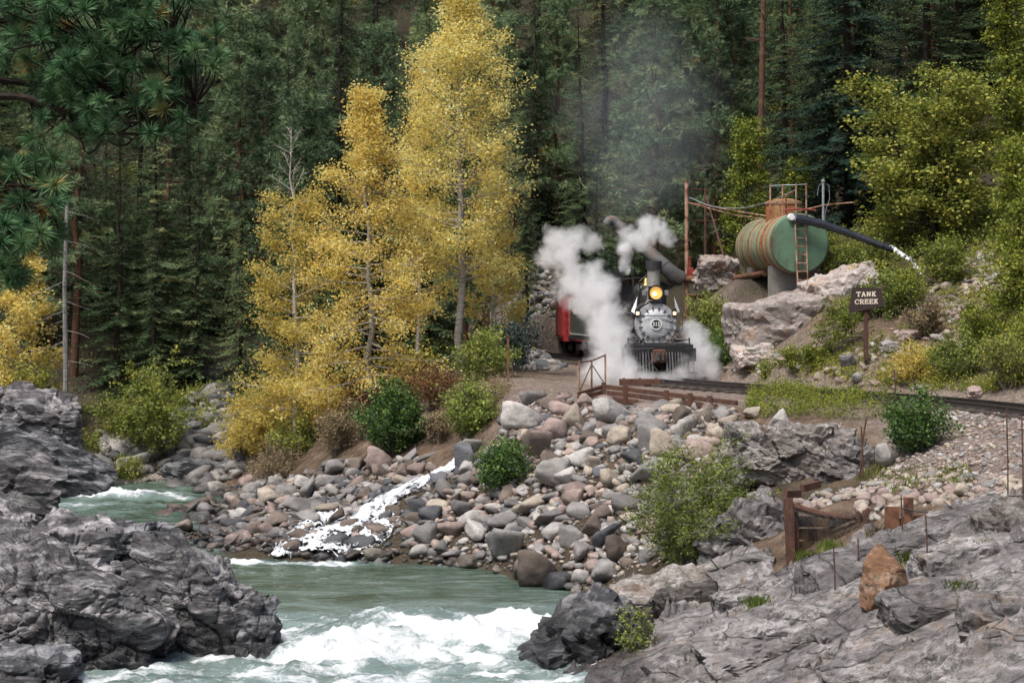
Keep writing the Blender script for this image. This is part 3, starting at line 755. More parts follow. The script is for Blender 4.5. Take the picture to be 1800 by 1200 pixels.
# the boulders one can name: px, py of the centre, width and height in photo px, variant, colour, label
NAMED = [
 (918, 731, 76, 52, 0, 'pale', 'large rounded pale boulder at the top left of the riprap, dark underside'),
 (1003, 735, 58, 52, 5, 'tan', 'orange-tan angular boulder beside the large rounded pale boulder'),
 (1078, 722, 74, 46, 1, 'pale', 'broad pale boulder against the rusty retaining beams'),
 (975, 757, 54, 44, 2, 'pink', 'pinkish boulder below the orange-tan angular boulder'),
 (944, 785, 62, 62, 6, 'pink', 'pink wedge-shaped boulder right of the small green bush'),
 (972, 832, 66, 52, 3, 'pale', 'long pale boulder leaning on the slope right of the small green bush'),
 (991, 838, 44, 36, 7, 'pale', 'white angular block resting on the long pale boulder'),
 (1089, 766, 42, 34, 4, 'tan', 'tan egg-shaped boulder in the middle of the upper riprap'),
 (1143, 772, 46, 56, 8, 'grey', 'upright grey slab boulder behind the tan standing boulder'),
 (1167, 780, 52, 54, 0, 'tan', 'tan standing boulder at the top of the willow bush'),
 (1042, 818, 30, 34, 6, 'tan', 'small tan pointed block in the middle of the riprap'),
 (1077, 840, 46, 34, 1, 'tan', 'cream oval boulder in the middle of the riprap'),
 (1140, 822, 70, 40, 5, 'grey', 'brown-grey broken block under the tan standing boulder'),
 (1175, 840, 42, 34, 2, 'pink', 'pinkish boulder touching the top leaves of the willow bush'),
 (1006, 876, 38, 34, 3, 'pink', 'round pink boulder in the centre of the riprap slope'),
 (966, 907, 58, 34, 7, 'grey', 'flat grey block left of the riprap centre'),
 (1002, 944, 40, 40, 8, 'grey', 'square grey block upright in the lower riprap'),
 (1040, 920, 46, 36, 5, 'brown', 'brown block in the lower riprap left of the willow bush'),
 (944, 1001, 78, 72, 0, 'brown', 'largest brown boulder at the pool edge, tapering upward'),
 (889, 960, 80, 66, 6, 'grey', 'big grey boulder with a pale flat top near the pool edge'),
 (1065, 1005, 58, 42, 2, 'grey', 'grey boulder at the pool edge left of the willow bush'),
 (980, 1024, 52, 36, 4, 'slate', 'dark grey boulder at the right of the largest brown boulder'),
 (1090, 965, 56, 52, 1, 'brown', 'brown boulder half hidden by the willow bush'),
 (668, 806, 48, 44, 0, 'pink', 'round red-brown boulder standing under the dark green shrub'),
 (670, 828, 32, 26, 1, 'brown', 'smaller brown boulder in front of the round red-brown boulder'),
 (705, 828, 32, 28, 5, 'brown', 'square brown boulder at the head of the cascade'),
 (732, 824, 36, 22, 3, 'pink', 'reddish flat boulder behind the head of the cascade'),
 (825, 790, 44, 40, 6, 'grey', 'grey broken boulder at the top of the cascade'),
 (816, 805, 40, 50, 8, 'slate', 'dark leaning slab beside the top of the cascade'),
 (822, 822, 34, 24, 2, 'pale', 'pale round boulder between the cascade and the small green bush'),
 (535, 847, 36, 24, 0, 'pale', 'pale oval stone on the gravel bar below the dry brush'),
 (668, 975, 54, 26, 1, 'tan', 'long tan stone lying at the water edge below the cascade'),
 (747, 940, 44, 38, 3, 'grey', 'smooth grey boulder right of the lower cascade'),
 (820, 988, 44, 26, 4, 'tan', 'cream oval stone at the pool edge'),
 (775, 960, 34, 26, 5, 'grey', 'grey angular stone between lower cascade and cream oval stone'),
 (320, 893, 56, 24, 0, 'brown', 'flat brown boulder sticking out into the upper run'),
 (390, 860, 48, 30, 1, 'pale', 'pale boulder at the upstream tip of the gravel bar'),
 (440, 937, 34, 28, 2, 'brown', 'round brown boulder on the left part of the gravel bar'),
 (735, 893, 36, 32, 8, 'slate', 'black wet block right beside the cascade'),
 (640, 870, 50, 32, 5, 'brown', 'wet brown slab splitting the cascade on its left'),
 (590, 910, 32, 36, 7, 'brown', 'wet red-brown block in the lower cascade'),
 (613, 925, 34, 26, 3, 'brown', 'wet rounded boulder in the middle of the lower cascade'),
 (1370, 735, 44, 34, 5, 'pale', 'pale pointed boulder on top of the big square block'),
 (1322, 725, 34, 20, 3, 'tan', 'tan stone at the foot of the yellow grass'),
 (1562, 800, 60, 44, 1, 'pale', 'pale pink boulder at the right end of the big square block'),
 (1405, 878, 22, 14, 0, 'tan', 'tan oval cobble in the rusty bin'),
 (1690, 862, 32, 24, 2, 'tan', 'tan boulder above the ridge slab right of the bin'),
]
for (px, py, w, h, v, c, lab) in NAMED:
    g = hit(px, py + h * .38, 30)
    if g[2] < WZ - .1:
        dd = -WZ * FPX / (py + h * .38 - HOR); g = np.array([(px - 900) / FPX * dd, dd, WZ])
    sc = FPX / g[1]
    hx, hz = w / sc / 2, h / sc / 2 * 1.12
    place_boulder(g[0], g[1], hx, hx * .9, hz, .0 + (v * .37 + px * .01) % .5 - .25, v, c, lab, sink=.18, sub=4)

# zones in plan for the rest
def in_poly(x, y, poly):
    c = False
    for i in range(len(poly)):
        (x0, y0), (x1, y1) = poly[i - 1], poly[i]
        if (y0 > y) != (y1 > y) and x < (x1 - x0) * (y - y0) / (y1 - y0) + x0: c = not c
    return c
def in_poly_v(q, poly):
    x, y = q[:, 0], q[:, 1]; c = np.zeros(len(q), bool)
    for i in range(len(poly)):
        (x0, y0), (x1, y1) = poly[i - 1], poly[i]
        c ^= ((y0 > y) != (y1 > y)) & (x < (x1 - x0) * (y - y0) / (y1 - y0 + 1e-12) + x0)
    return c
def zone(pts): return [tuple(hit(a, b, 30)[:2]) for a, b in pts]
Z_RIP = zone([(850, 1000), (960, 1030), (1040, 1045), (1110, 1010), (1250, 960), (1300, 790), (1300, 728), (1200, 715), (1060, 712), (1000, 705), (890, 700), (870, 780), (820, 850), (760, 900), (740, 990)])
Z_BAR = zone([(300, 985), (280, 925), (300, 895), (370, 865), (430, 850), (520, 838), (620, 815), (690, 805), (800, 820), (840, 850), (780, 900), (740, 992), (560, 988)])
Z_GRA = zone([(1500, 865), (1600, 760), (1650, 720), (1800, 722), (1800, 865), (1640, 885)])
Z_BIN = zone([(1395, 885), (1440, 868), (1560, 850), (1800, 850), (1800, 885), (1640, 890), (1520, 915)])
CASC = [hit(a, b, 30) for a, b in [(800, 822), (765, 845), (715, 868), (665, 895), (630, 925), (590, 945), (560, 965), (545, 985)]]
CASC_F = cspline([c[:2] for c in CASC], 5)
def casc_dist(x, y): return float(np.sqrt(((CASC_F - (x, y)) ** 2).sum(1).min()))
def casc_top(x, y): return float(np.sqrt(((CASC_F[:19] - (x, y)) ** 2).sum(1).min()))

rng = np.random.default_rng(5)
cols = ['grey', 'pink', 'tan', 'slate', 'pale', 'brown']
WORD = dict(grey='grey', pink='pinkish', tan='tan', slate='blue-grey', pale='whitish', brown='brown')
import re
MARK = {}
for (px, py, w, h, v, c, lab) in NAMED:
    s_ = re.match(r'^(.*?\b(?:boulder|block|stone|slab|cobble)\b)', lab).group(1)
    MARK.setdefault(s_, []).append((px, py))
MARK = {k: v[0] for k, v in MARK.items() if len(v) == 1}
SEEN = {}
def stone_label(x, y, z, shape, colr, r):
    px, py = 900 + x / y * FPX, HOR - z / y * FPX
    near = sorted(MARK.items(), key=lambda kv: (kv[1][0] - px) ** 2 + (kv[1][1] - py) ** 2)
    size = 'big' if r > .3 else 'medium' if r > .2 else 'small'
    for nm, (mx, my) in near[:4]:
        dx, dy = px - mx, py - my
        far = math.hypot(dx, dy) > 75
        rel = ('left of' if dx < 0 else 'right of') if abs(dx) > abs(dy) else ('above' if dy < 0 else 'below')
        lab = f"{size} {shape} {WORD[colr]} stone {'some way ' if far else 'just '}{rel} the {nm}"
        if lab not in SEEN:
            SEEN[lab] = 1; return lab
    return lab
cells = {}
def free(x, y, r, f=.75):
    for (a, b, c) in taken:
        if (x - a) ** 2 + (y - b) ** 2 < (f * (r + c)) ** 2: return False
    return True
def sample(poly):
    a = np.array(poly); lo, hi = a.min(0), a.max(0)
    while True:
        x, y = rng.uniform(lo, hi)
        if in_poly(x, y, poly): return x, y
cand = []
count = 0
for rad_lo, rad_hi, tries in [(.30, .46, 260), (.2, .3, 900), (.14, .2, 2600)]:
    for t in range(tries):
        if count >= 250: break
        zn, poly = ('rip', Z_RIP) if rng.random() < .6 else ('bar', Z_BAR)
        x, y = sample(poly)
        r = rng.uniform(rad_lo, rad_hi)
        if casc_top(x, y) < r + .25 or casc_dist(x, y) < r * .4 or not free(x, y, r): continue
        z = H1(x, y)
        if z < WZ - .25: continue
        v = int(rng.integers(0, 9))
        wetzone = casc_dist(x, y) < 1.2
        c = rng.choice(cols, p=[.1, .1, .0, .5, .0, .3] if wetzone else ([.30, .22, .15, .05, .20, .08] if zn == 'rip' else [.36, .16, .07, .15, .10, .16]))
        lab = stone_label(x, y, z, 'blocky' if v >= 5 else 'rounded', c, r)
        place_boulder(x, y, r, r * rng.uniform(.7, 1), r * rng.uniform(.5, .8), rng.uniform(0, 6.3), v, c, lab, 'stones of the riprap bank and gravel bar', sink=rng.uniform(.12, .3), tilt=rng.uniform(-.35, .35, 2), sub=3)
        count += 1

def scatter_stones(name, label, poly, n, rlo, rhi, colsp, cat='stones', avoid=None, seed=1, sub=2, maxz=None, flat=.65):
    """small stones nobody could count: one mesh, several stone materials"""
    rg = np.random.default_rng(seed)
    a = np.array(poly); lo, hi = a.min(0), a.max(0)
    pts = []
    while len(pts) < n:
        c = rg.uniform(lo, hi, (n * 3, 2))
        pts += [p for p in c[in_poly_v(c, poly)] if (avoid is None or not avoid(*p))]
    pts = np.array(pts[:n]); z = HT(pts[:, 0], pts[:, 1])
    ok = z > WZ - .35; pts, z = pts[ok], z[ok]
    r = rlo * (rhi / rlo) ** (rg.random(len(pts)) ** 1.7)
    Vs = []
    bases = {}
    for s_ in (1, 2):
        D, _f = ico(s_)
        for k in range(8):
            rr = np.random.default_rng(700 + k); bases[s_, k] = (D * hull(D, rr, 12, 8 if k < 4 else 14)[:, None], _f)
    allV, allF, mi, nf = [], [], [], []
    off = 0
    for i in range(len(pts)):
        s_ = min(sub, 2 if r[i] > .085 else 1); b0, F = bases[s_, i % 8]; b = b0 * (r[i] * rg.uniform(.8, 1.3), r[i] * rg.uniform(.7, 1.1), r[i] * rg.uniform(flat - .2, flat + .15))
        b = b @ rotm(*rg.uniform(-.5, .5, 2), rg.uniform(0, 6.3)).T + (pts[i, 0], pts[i, 1], z[i] + r[i] * .22)
        allV.append(b); allF.append(F + off); off += len(b); nf.append(len(F))
    names = list(colsp); pr = np.array([colsp[k] for k in names], float); pr /= pr.sum()
    mi = np.repeat(rg.choice(len(names), len(pts), p=pr), nf)
    me = np_mesh(name, np.vstack(allV), np.vstack(allF), None, True, None, [M['st_' + k] for k in names], mi)
    return tag(add(name, me), label, kind='stuff')
mixr = dict(grey=.32, pink=.16, tan=.12, slate=.1, pale=.16, brown=.14)
scatter_stones('riprap_stones', 'small mixed stones filling the gaps of the riprap bank', Z_RIP, 2500, .05, .2, mixr, seed=2, avoid=lambda x, y: casc_top(x, y) < .3)
scatter_stones('gravel_bar_stones', 'small wet and dry stones of the gravel bar', Z_BAR, 3000, .05, .19, dict(grey=.34, pink=.16, tan=.07, slate=.2, pale=.08, brown=.16), seed=3, avoid=lambda x, y: casc_top(x, y) < .3)
scatter_stones('river_grit', 'grit and pebbles between the riprap stones', Z_RIP, 2200, .02, .06, mixr, seed=12, sub=1)
scatter_stones('bar_grit', 'grit and pebbles between the stones of the gravel bar', Z_BAR, 2200, .02, .06, mixr, seed=13, sub=1)
scatter_stones('slope_gravel', 'loose pink and grey gravel on the slope below the track', Z_GRA, 2600, .018, .09, dict(grey=.3, pink=.36, tan=.22, pale=.14, brown=.1), seed=4, sub=1)
scatter_stones('bin_cobbles', 'tan and pink cobbles behind the rusty bin', Z_BIN, 420, .05, .17, dict(tan=.4, pink=.3, pale=.15, grey=.15), seed=6)
Z_HILL = zone([(1250, 655), (1300, 640), (1450, 640), (1530, 600), (1600, 560), (1680, 470), (1760, 420), (1790, 500), (1760, 600), (1600, 650), (1640, 685), (1500, 678), (1330, 662)])
scatter_stones('hillside_stones', 'pinkish scree stones on the slope around the sign', Z_HILL, 800, .04, .2, dict(pink=.4, tan=.25, pale=.2, grey=.15), seed=7, avoid=lambda x, y: track_dist([x], [y])[0] < 1.3)
Z_TAL = zone([(985, 650), (880, 640), (890, 520), (960, 430), (1010, 430), (1000, 560)])
scatter_stones('talus_stones', 'grey talus rocks on the slope behind the red car', Z_TAL, 1100, .07, .34, dict(grey=.6, brown=.2, slate=.2), seed=8, avoid=lambda x, y: track_dist([x], [y])[0] < 1.6)
Z_FAR = zone([(240, 850), (430, 838), (470, 760), (400, 640), (330, 680), (300, 760), (180, 760), (160, 845)])
scatter_stones('far_bank_rocks', 'grey rocks tumbled over the far river bank', Z_FAR, 520, .12, .6, dict(grey=.6, slate=.2, pale=.2), seed=9)
# ---------------------------------------------------------------- vegetation
M['bark_pale'] = rock_mat('bark_pale', (.16, .14, .12), (.34, .31, .28), (.50, .47, .43), band=.5, band_rot=(0, 0, 0), scale=2.5)
M['bark_dark'] = rock_mat('bark_dark', (.012, .009, .007), (.035, .026, .02), (.075, .058, .045), band=.4, scale=2.5)
M['bark_red'] = rock_mat('bark_red', (.045, .022, .014), (.13, .065, .042), (.23, .125, .085), band=.4, scale=2.5)
M['bark_grey'] = rock_mat('bark_grey', (.08, .075, .07), (.2, .19, .18), (.34, .325, .31), band=.5, scale=2.5)
M['twig'] = plain('twig', (.22, .19, .155), .9, var=.4)
M['leaf_gold'] = leaf_mat('leaf_gold', [(0, (0.4484, 0.2897, 0.0972)), (0.25, (0.7649, 0.549, 0.1455)), (0.55, (0.9, 0.7776, 0.2429)), (0.8, (0.9, 0.8843, 0.4373)), (1, (0.6859, 0.7319, 0.4373))], .55)
M['leaf_goldgreen'] = leaf_mat('leaf_goldgreen', [(0, (0.304, 0.2438, 0.0762)), (0.3, (0.5802, 0.4591, 0.1067)), (0.6, (0.8011, 0.6312, 0.1829)), (0.85, (0.5802, 0.574, 0.2132)), (1, (0.3316, 0.4017, 0.1829))], .55)
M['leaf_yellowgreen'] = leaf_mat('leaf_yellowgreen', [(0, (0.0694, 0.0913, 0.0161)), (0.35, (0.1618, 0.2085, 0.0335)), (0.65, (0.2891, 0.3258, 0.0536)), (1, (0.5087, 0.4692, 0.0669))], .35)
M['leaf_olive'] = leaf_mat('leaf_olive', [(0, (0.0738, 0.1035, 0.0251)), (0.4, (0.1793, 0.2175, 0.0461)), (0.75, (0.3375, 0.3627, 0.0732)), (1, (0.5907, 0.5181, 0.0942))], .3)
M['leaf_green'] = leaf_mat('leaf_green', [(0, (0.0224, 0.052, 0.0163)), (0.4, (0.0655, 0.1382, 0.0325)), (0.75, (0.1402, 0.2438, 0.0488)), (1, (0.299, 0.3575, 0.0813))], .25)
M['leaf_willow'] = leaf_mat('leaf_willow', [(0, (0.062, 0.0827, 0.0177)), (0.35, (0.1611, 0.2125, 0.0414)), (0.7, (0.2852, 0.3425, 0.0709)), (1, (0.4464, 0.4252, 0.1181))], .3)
M['leaf_russet'] = leaf_mat('leaf_russet', [(0, (.07, .03, .015)), (.5, (.20, .09, .035)), (1, (.32, .2, .07))], .3)
M['leaf_dry'] = leaf_mat('leaf_dry', [(0, (.12, .095, .06)), (.5, (.28, .22, .13)), (1, (.42, .33, .17))], .3)
M['needle_fir'] = leaf_mat('needle_fir', [(0, (0.018, 0.0321, 0.0164)), (0.4, (0.0955, 0.1557, 0.0712)), (0.8, (0.2091, 0.2747, 0.1154)), (1, (0.3584, 0.3434, 0.1252))], .12, vary=.6)  # darkest stop lowered: shade of the near-black forest gaps put into the needles
M['needle_pine'] = leaf_mat('needle_pine', [(0, (0.0238, 0.0413, 0.0212)), (0.4, (0.1254, 0.1947, 0.0962)), (0.8, (0.2539, 0.3318, 0.1636)), (1, (0.418, 0.3778, 0.1444))], .12, vary=.6)  # darkest stop carries painted gap shade, as in the fir needles
M['needle_blue'] = leaf_mat('needle_blue', [(0, (0.0144, 0.0312, 0.0264)), (0.5, (0.054, 0.096, 0.084)), (1, (0.12, 0.18, 0.156))], .12)
M['needle_black'] = leaf_mat('needle_black', [(0, (0.0096, 0.0224, 0.016)), (0.5, (0.032, 0.0672, 0.0448)), (1, (0.072, 0.12, 0.072))], .08)
M['needle_near'] = leaf_mat('needle_near', [(0, (0.0325, 0.0731, 0.0358)), (0.45, (0.0894, 0.195, 0.0894)), (0.8, (0.1788, 0.325, 0.1463)), (1, (0.455, 0.325, 0.1137))], .2)

M['leaf_grass'] = leaf_mat('leaf_grass', [(0, (.14, .20, .04)), (.5, (.30, .40, .09)), (1, (.50, .52, .16))], .5)

class Tubes:
    def __init__(s): s.m = MB()
    def add(s, pts, r0, r1, n=5):
        k = len(pts); s.m.tube(pts, [r0 + (r1 - r0) * i / (k - 1) for i in range(k)], n, caps=False)

def leaves(C, S, T, rg, asp=.62, up=.25):
    """one small folded leaf per centre"""
    n = len(C)
    u = rg.normal(size=(n, 3)); u[:, 2] *= .7; u /= np.linalg.norm(u, axis=1)[:, None]
    w = rg.normal(size=(n, 3)); w[:, 2] += up; w -= (w * u).sum(1)[:, None] * u; w /= np.linalg.norm(w, axis=1)[:, None]
    v = np.cross(u, w)
    S = S[:, None]
    V = np.stack([C - u * S * .5, C + v * S * asp * .5 + w * S * .06, C + u * S * .5, C - v * S * asp * .5 + w * S * .06], 1).reshape(-1, 3)
    F = np.arange(4 * n).reshape(n, 4)
    return V, F, np.repeat(T, 4)

def limb_path(b, az, el, L, rg, n=5, curve=.25, wob=.06):
    pts = [np.array(b)]; d = np.array([math.cos(az) * math.cos(el), math.sin(az) * math.cos(el), math.sin(el)])
    for i in range(1, n):
        d = d + np.array([0, 0, curve / n]) + rg.normal(size=3) * wob; d /= np.linalg.norm(d)
        pts.append(pts[-1] + d * L / (n - 1))
    return pts

def broadleaf(seed, H, r0, crown0, prof, nl=46, el=(.2, .7), leaf_n=18000, ls=.11, cs=.16, curve=.2, lean=(0, 0), leafmat='leaf_gold', bark='bark_pale', bare_top=0, multi=1, tint_h=0, low_bare=0):
    rg = np.random.default_rng(seed); tb = Tubes(); cl = []; cw_ = []
    for s in range(multi):
        az0 = 6.283 * s / multi + rg.uniform(0, 1); sp = (0 if multi == 1 else rg.uniform(.12, .35))
        tp = [np.array([0, 0, 0.])]
        n = 12
        for i in range(1, n + 1):
            t = i / n
            tp.append(np.array([lean[0] * t + math.cos(az0) * sp * H * t ** 1.3, lean[1] * t + math.sin(az0) * sp * H * t ** 1.3, H * t]) + rg.normal(size=3) * (.005 * H if 0 < i < n else 0) * (1, 1, 0))
        tp = np.array(tp)
        tb.add(tp, r0, r0 * .08, 9)
        for i in range(nl):
            t = crown0 + (.985 - crown0) * ((i + rg.random()) / nl)
            k = min(int(t * n), n - 1); b = tp[k] + (tp[k + 1] - tp[k]) * (t * n - k)
            L = prof(t) * rg.uniform(.7, 1.12) / (1 if multi == 1 else 1.6)
            e = el[0] + (el[1] - el[0]) * t + rg.normal() * .15
            az = i * 2.39996 + rg.normal() * .4
            path = limb_path(b, az, e, L, rg, 5, curve)
            tb.add(path, max(.008, r0 * .42 * (1.05 - t)), .004, 4)
            bare = t > 1 - bare_top
            path = np.array(path)
            for j in range(int(4 + 2.4 * L)):
                a = rg.uniform(.22, 1.); kk = min(int(a * 4), 3); q = path[kk] + (path[kk + 1] - path[kk]) * (a * 4 - kk)
                sub = limb_path(q, az + rg.choice((-1, 1)) * rg.uniform(.3, 1.1), e + rg.normal() * .35, L * rg.uniform(.18, .4), rg, 4, curve * .6, .12)
                tb.add(sub, .010, .003, 3)
                if not bare and rg.random() > low_bare * (1 - t):
                    for qq in sub[1:]: cl.append(qq); cw_.append(.6 + .4 * a)
            if not bare: cl.append(path[-1]); cw_.append(1)
    cl = np.array(cl); cw_ = np.array(cw_); keepc = rg.random(len(cl)) > .36
    cl, cw_ = cl[keepc], cw_[keepc]
    pick = rg.choice(len(cl), leaf_n, p=cw_ / cw_.sum())
    ctint = rg.normal(size=len(cl)) * .13
    C = cl[pick] + rg.normal(size=(leaf_n, 3)) * cs * (1, 1, .8)
    T = np.clip(.5 + ctint[pick] + rg.normal(size=leaf_n) * .17 + tint_h * (C[:, 2] / H - .5), 0, 1)
    V, F, T = leaves(C, ls * rg.uniform(.65, 1.25, leaf_n), T, rg)
    return tb.m.mesh('trunk', M[bark], True), np_mesh('crown', V, F, M[leafmat], False, dict(tint=T))

def shrub(seed, w, h, ns=26, leaf_n=5000, ls=.08, cs=.09, leafmat='leaf_green', bark='twig', inner=.25, asp=.62, droop=.1, r=.012):
    """stems fanning from the ground, leaves along their upper parts; w = half width"""
    rg = np.random.default_rng(seed); tb = Tubes(); cl = []
    for i in range(ns):
        az = rg.uniform(0, 6.283); rad = math.sqrt(rg.random()); lean = rad * 1.0
        hh = h * math.sqrt(max(.12, 1 - (rad * .93) ** 2)) * rg.uniform(.72, 1.08)
        end = np.array([math.cos(az) * rad * w, math.sin(az) * rad * w, hh])
        b = np.array([math.cos(az) * rad * w * .22, math.sin(az) * rad * w * .22, -.08])
        mid = b * .55 + end * .45 + np.array([0, 0, hh * .16]) + rg.normal(size=3) * .05 * h
        pts = [b, (b + mid) / 2 + rg.normal(size=3) * .02 * h, mid, (mid + end) / 2 + np.array([0, 0, .04 * h]), end - np.array([0, 0, droop * h * rad])]
        tb.add(pts, r, .003, 4); pts = np.array(pts)
        for j in range(7):
            a = rg.uniform(inner, 1.); kk = min(int(a * 4), 3); q = pts[kk] + (pts[kk + 1] - pts[kk]) * (a * 4 - kk)
            sub = limb_path(q, rg.uniform(0, 6.28), rg.uniform(-.1, 1.1), rg.uniform(.12, .3) * max(w, h), rg, 4, .1, .15)
            tb.add(sub, .005, .002, 3)
            cl += [q] + sub[1:]
    cl = np.array(cl); cl = cl[cl[:, 2] > .02]
    pick = rg.integers(0, len(cl), leaf_n); ct = rg.normal(size=len(cl)) * .14
    C = cl[pick] + rg.normal(size=(leaf_n, 3)) * cs
    C[:, 2] = np.maximum(C[:, 2], .01)
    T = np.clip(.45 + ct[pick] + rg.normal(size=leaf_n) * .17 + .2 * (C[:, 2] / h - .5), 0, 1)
    V, F, T = leaves(C, ls * rg.uniform(.6, 1.3, leaf_n), T, rg, asp)
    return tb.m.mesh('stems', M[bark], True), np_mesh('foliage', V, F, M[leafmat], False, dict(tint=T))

def fir(seed, H, Rb, crown0=.06, nw=44, leafmat='needle_fir', bark='bark_dark', droop=.25, dens=1.0, nb=6):
    rg = np.random.default_rng(seed); tb = Tubes(); B = []; T = []
    tb.add([np.array([rg.normal() * .05, rg.normal() * .05, H * i / 8]) for i in range(9)], H * .014, .015, 8)
    quad = []
    for k in range(nw):
        t = crown0 + (1 - crown0) * (k / nw) ** .95
        Lw = Rb * (1 - t) ** .8 + .12
        for j in range(nb):
            L = Lw * rg.uniform(.6, 1.12); az = rg.uniform(0, 6.283); z0 = H * t + rg.uniform(-.15, .15)
            d = np.array([math.cos(az), math.sin(az)]); side = np.array([-d[1], d[0]])
            m = max(5, int(L / .105 * dens)); btint = np.clip(.42 + rg.normal() * .14, 0, 1)
            ct = rg.uniform(-.08, .08)
            if rg.random() < .35: tb.add([(0, 0, z0), (d[0] * L * .6, d[1] * L * .6, z0 - droop * L * .5)], .02, .006, 3)
            for i in range(m):
                a = (i + rg.random()) / m; a = .15 + .85 * a
                rr = a * L; zz = z0 - droop * L * (a - .45 * a ** 3) * 1.6 + .02
                tl = (.16 + .30 * L * .35) * (1.12 - a * .75)
                for sgn in (-1, 1):
                    base = np.array([d[0] * rr, d[1] * rr, zz]) + rg.normal(size=3) * .04
                    dv = np.array([d[0] * .7 + side[0] * sgn, d[1] * .7 + side[1] * sgn, -.25 + rg.normal() * .18]); dv /= np.linalg.norm(dv)
                    tip = base + dv * tl * rg.uniform(.7, 1.2)
                    pv = np.cross(dv, (0, 0, 1.)); pv /= np.linalg.norm(pv) + 1e-6
                    wd = tl * .12
                    up = np.array([0, 0, .05 * tl])
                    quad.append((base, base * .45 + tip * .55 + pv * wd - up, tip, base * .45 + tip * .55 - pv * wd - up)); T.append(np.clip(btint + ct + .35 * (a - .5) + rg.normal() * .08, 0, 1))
    V = np.array(quad).reshape(-1, 3); n = len(quad)
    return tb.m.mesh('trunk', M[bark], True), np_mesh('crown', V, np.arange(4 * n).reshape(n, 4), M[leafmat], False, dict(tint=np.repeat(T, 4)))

def tufts(Cs, Ds, R_, nn, rg, wid=.018, spread=.75, T=None):
    """needle bursts: nn thin blades from each centre about direction D"""
    n = len(Cs); C = np.repeat(Cs, nn, 0); D = np.repeat(Ds, nn, 0); Rr = np.repeat(R_, nn)
    v = D + rg.normal(size=(n * nn, 3)) * spread; v /= np.linalg.norm(v, axis=1)[:, None]
    p = np.cross(v, rg.normal(size=v.shape)); p /= np.linalg.norm(p, axis=1)[:, None]
    L = (Rr * rg.uniform(.75, 1.1, n * nn))[:, None]
    V = np.stack([C - p * wid * .4, C + p * wid * .4, C + v * L * .6 + p * wid * .5 - np.array([0, 0, .03]) * L, C + v * L - np.array([0, 0, .12]) * L], 1).reshape(-1, 3)
    F = np.arange(4 * n * nn).reshape(-1, 4)
    TT = np.clip(np.repeat(T, nn) + rg.normal(size=n * nn) * .08, 0, 1)
    return V, F, np.repeat(TT, 4)

def pine(seed, H, r0=.22, crown0=.3, Rb=2.2, nb=60, leafmat='needle_pine', bark='bark_red', nt=10, nn=30):
    rg = np.random.default_rng(seed); tb = Tubes(); C = []; Dd = []; T = []
    tp = [np.array([rg.normal() * .08, rg.normal() * .08, H * i / 9]) * (1 if i else 0) for i in range(10)]
    tb.add(tp, r0, .03, 9); tp = np.array(tp)
    for i in range(nb):
        t = crown0 + (.99 - crown0) * ((i + rg.random()) / nb); k = min(int(t * 9), 8); b = tp[k] + (tp[k + 1] - tp[k]) * (t * 9 - k)
        L = Rb * (1.15 - t) ** .6 * rg.uniform(.45, 1.15); az = i * 2.4 + rg.normal() * .5
        path = np.array(limb_path(b, az, -.15 + .6 * (t - .3) + rg.normal() * .12, L, rg, 5, .35, .1)); tb.add(path, .035 * (1.2 - t), .01, 4)
        bt = .45 + rg.normal() * .13
        for j in range(nt):
            a = rg.uniform(.4, 1.02); kk = min(int(a * 4), 3); q = path[kk] + (path[kk + 1] - path[kk]) * (a * 4 - kk)
            off = rg.normal(size=3) * (.26, .26, .16); C.append(q + off); dd = off / (np.linalg.norm(off) + .05) + np.array([0, 0, .45]); Dd.append(dd / np.linalg.norm(dd)); T.append(bt + .25 * off[2] / .2 * .4)
    C = np.array(C); V, F, TT = tufts(C, np.array(Dd), np.full(len(C), .36), nn, rg, .024, .85, np.array(T))
    return tb.m.mesh('trunk', M[bark], True), np_mesh('crown', V, F, M[leafmat], False, dict(tint=TT))

def plant(name, label, cat, meshes, loc, rz=0, s=1, parts=('trunk', 'crown'), group=None, tilt=(0, 0)):
    o = thing(name, label, cat, loc, rz, group); o.rotation_euler = (tilt[0], tilt[1], rz); o.scale = s if hasattr(s, '__len__') else (s, s, s)
    for n_, me in zip(parts, meshes): add(n_, me, o)
    return o
SP = ('stems', 'foliage')
def base(px, py, d):
    x = (px - 900) / FPX * d
    return (x, d, H1(x, d) - .03)

# -- golden cottonwoods
def tall_prof(t): return 2.15 * min(1, (1.04 - t) * 2.6) * (1 if t > .35 else .8) + .1
plant('cottonwood_tree', 'tallest golden cottonwood with a long bare pale lower trunk', 'tree', broadleaf(101, 13.6, .15, .22, tall_prof, 96, (-.05, .8), 32000, .105, .21, .2, (.0, .1)), base(812, 640, 63), .4)
def cone_prof(t): return 2.6 * (1.03 - t) ** .75 + .15
plant('cottonwood_tree', 'golden cottonwood with low drooping branches behind the dark green shrub', 'tree', broadleaf(102, 10.4, .12, .08, cone_prof, 88, (-.25, .7), 26000, .10, .2, -.05, (-.3, 0), low_bare=.55), base(650, 690, 61), 1.2)
plant('cottonwood_tree', 'golden cottonwood with a bare white dead top', 'tree', broadleaf(103, 10.8, .11, .1, lambda t: 2.2 * (1.06 - t) ** .6, 64, (-.1, .8), 17000, .10, .19, .05, (.3, 0), leafmat='leaf_goldgreen', bare_top=.24), base(520, 700, 63), 2.2)
plant('cottonwood_tree', 'slender golden cottonwood between the two taller golden ones', 'tree', broadleaf(104, 11.3, .09, .2, lambda t: 1.6 * (1.05 - t) ** .6, 50, (.0, .8), 13000, .10, .19, .1, (-.2, 0)), base(735, 650, 66), 3.1)
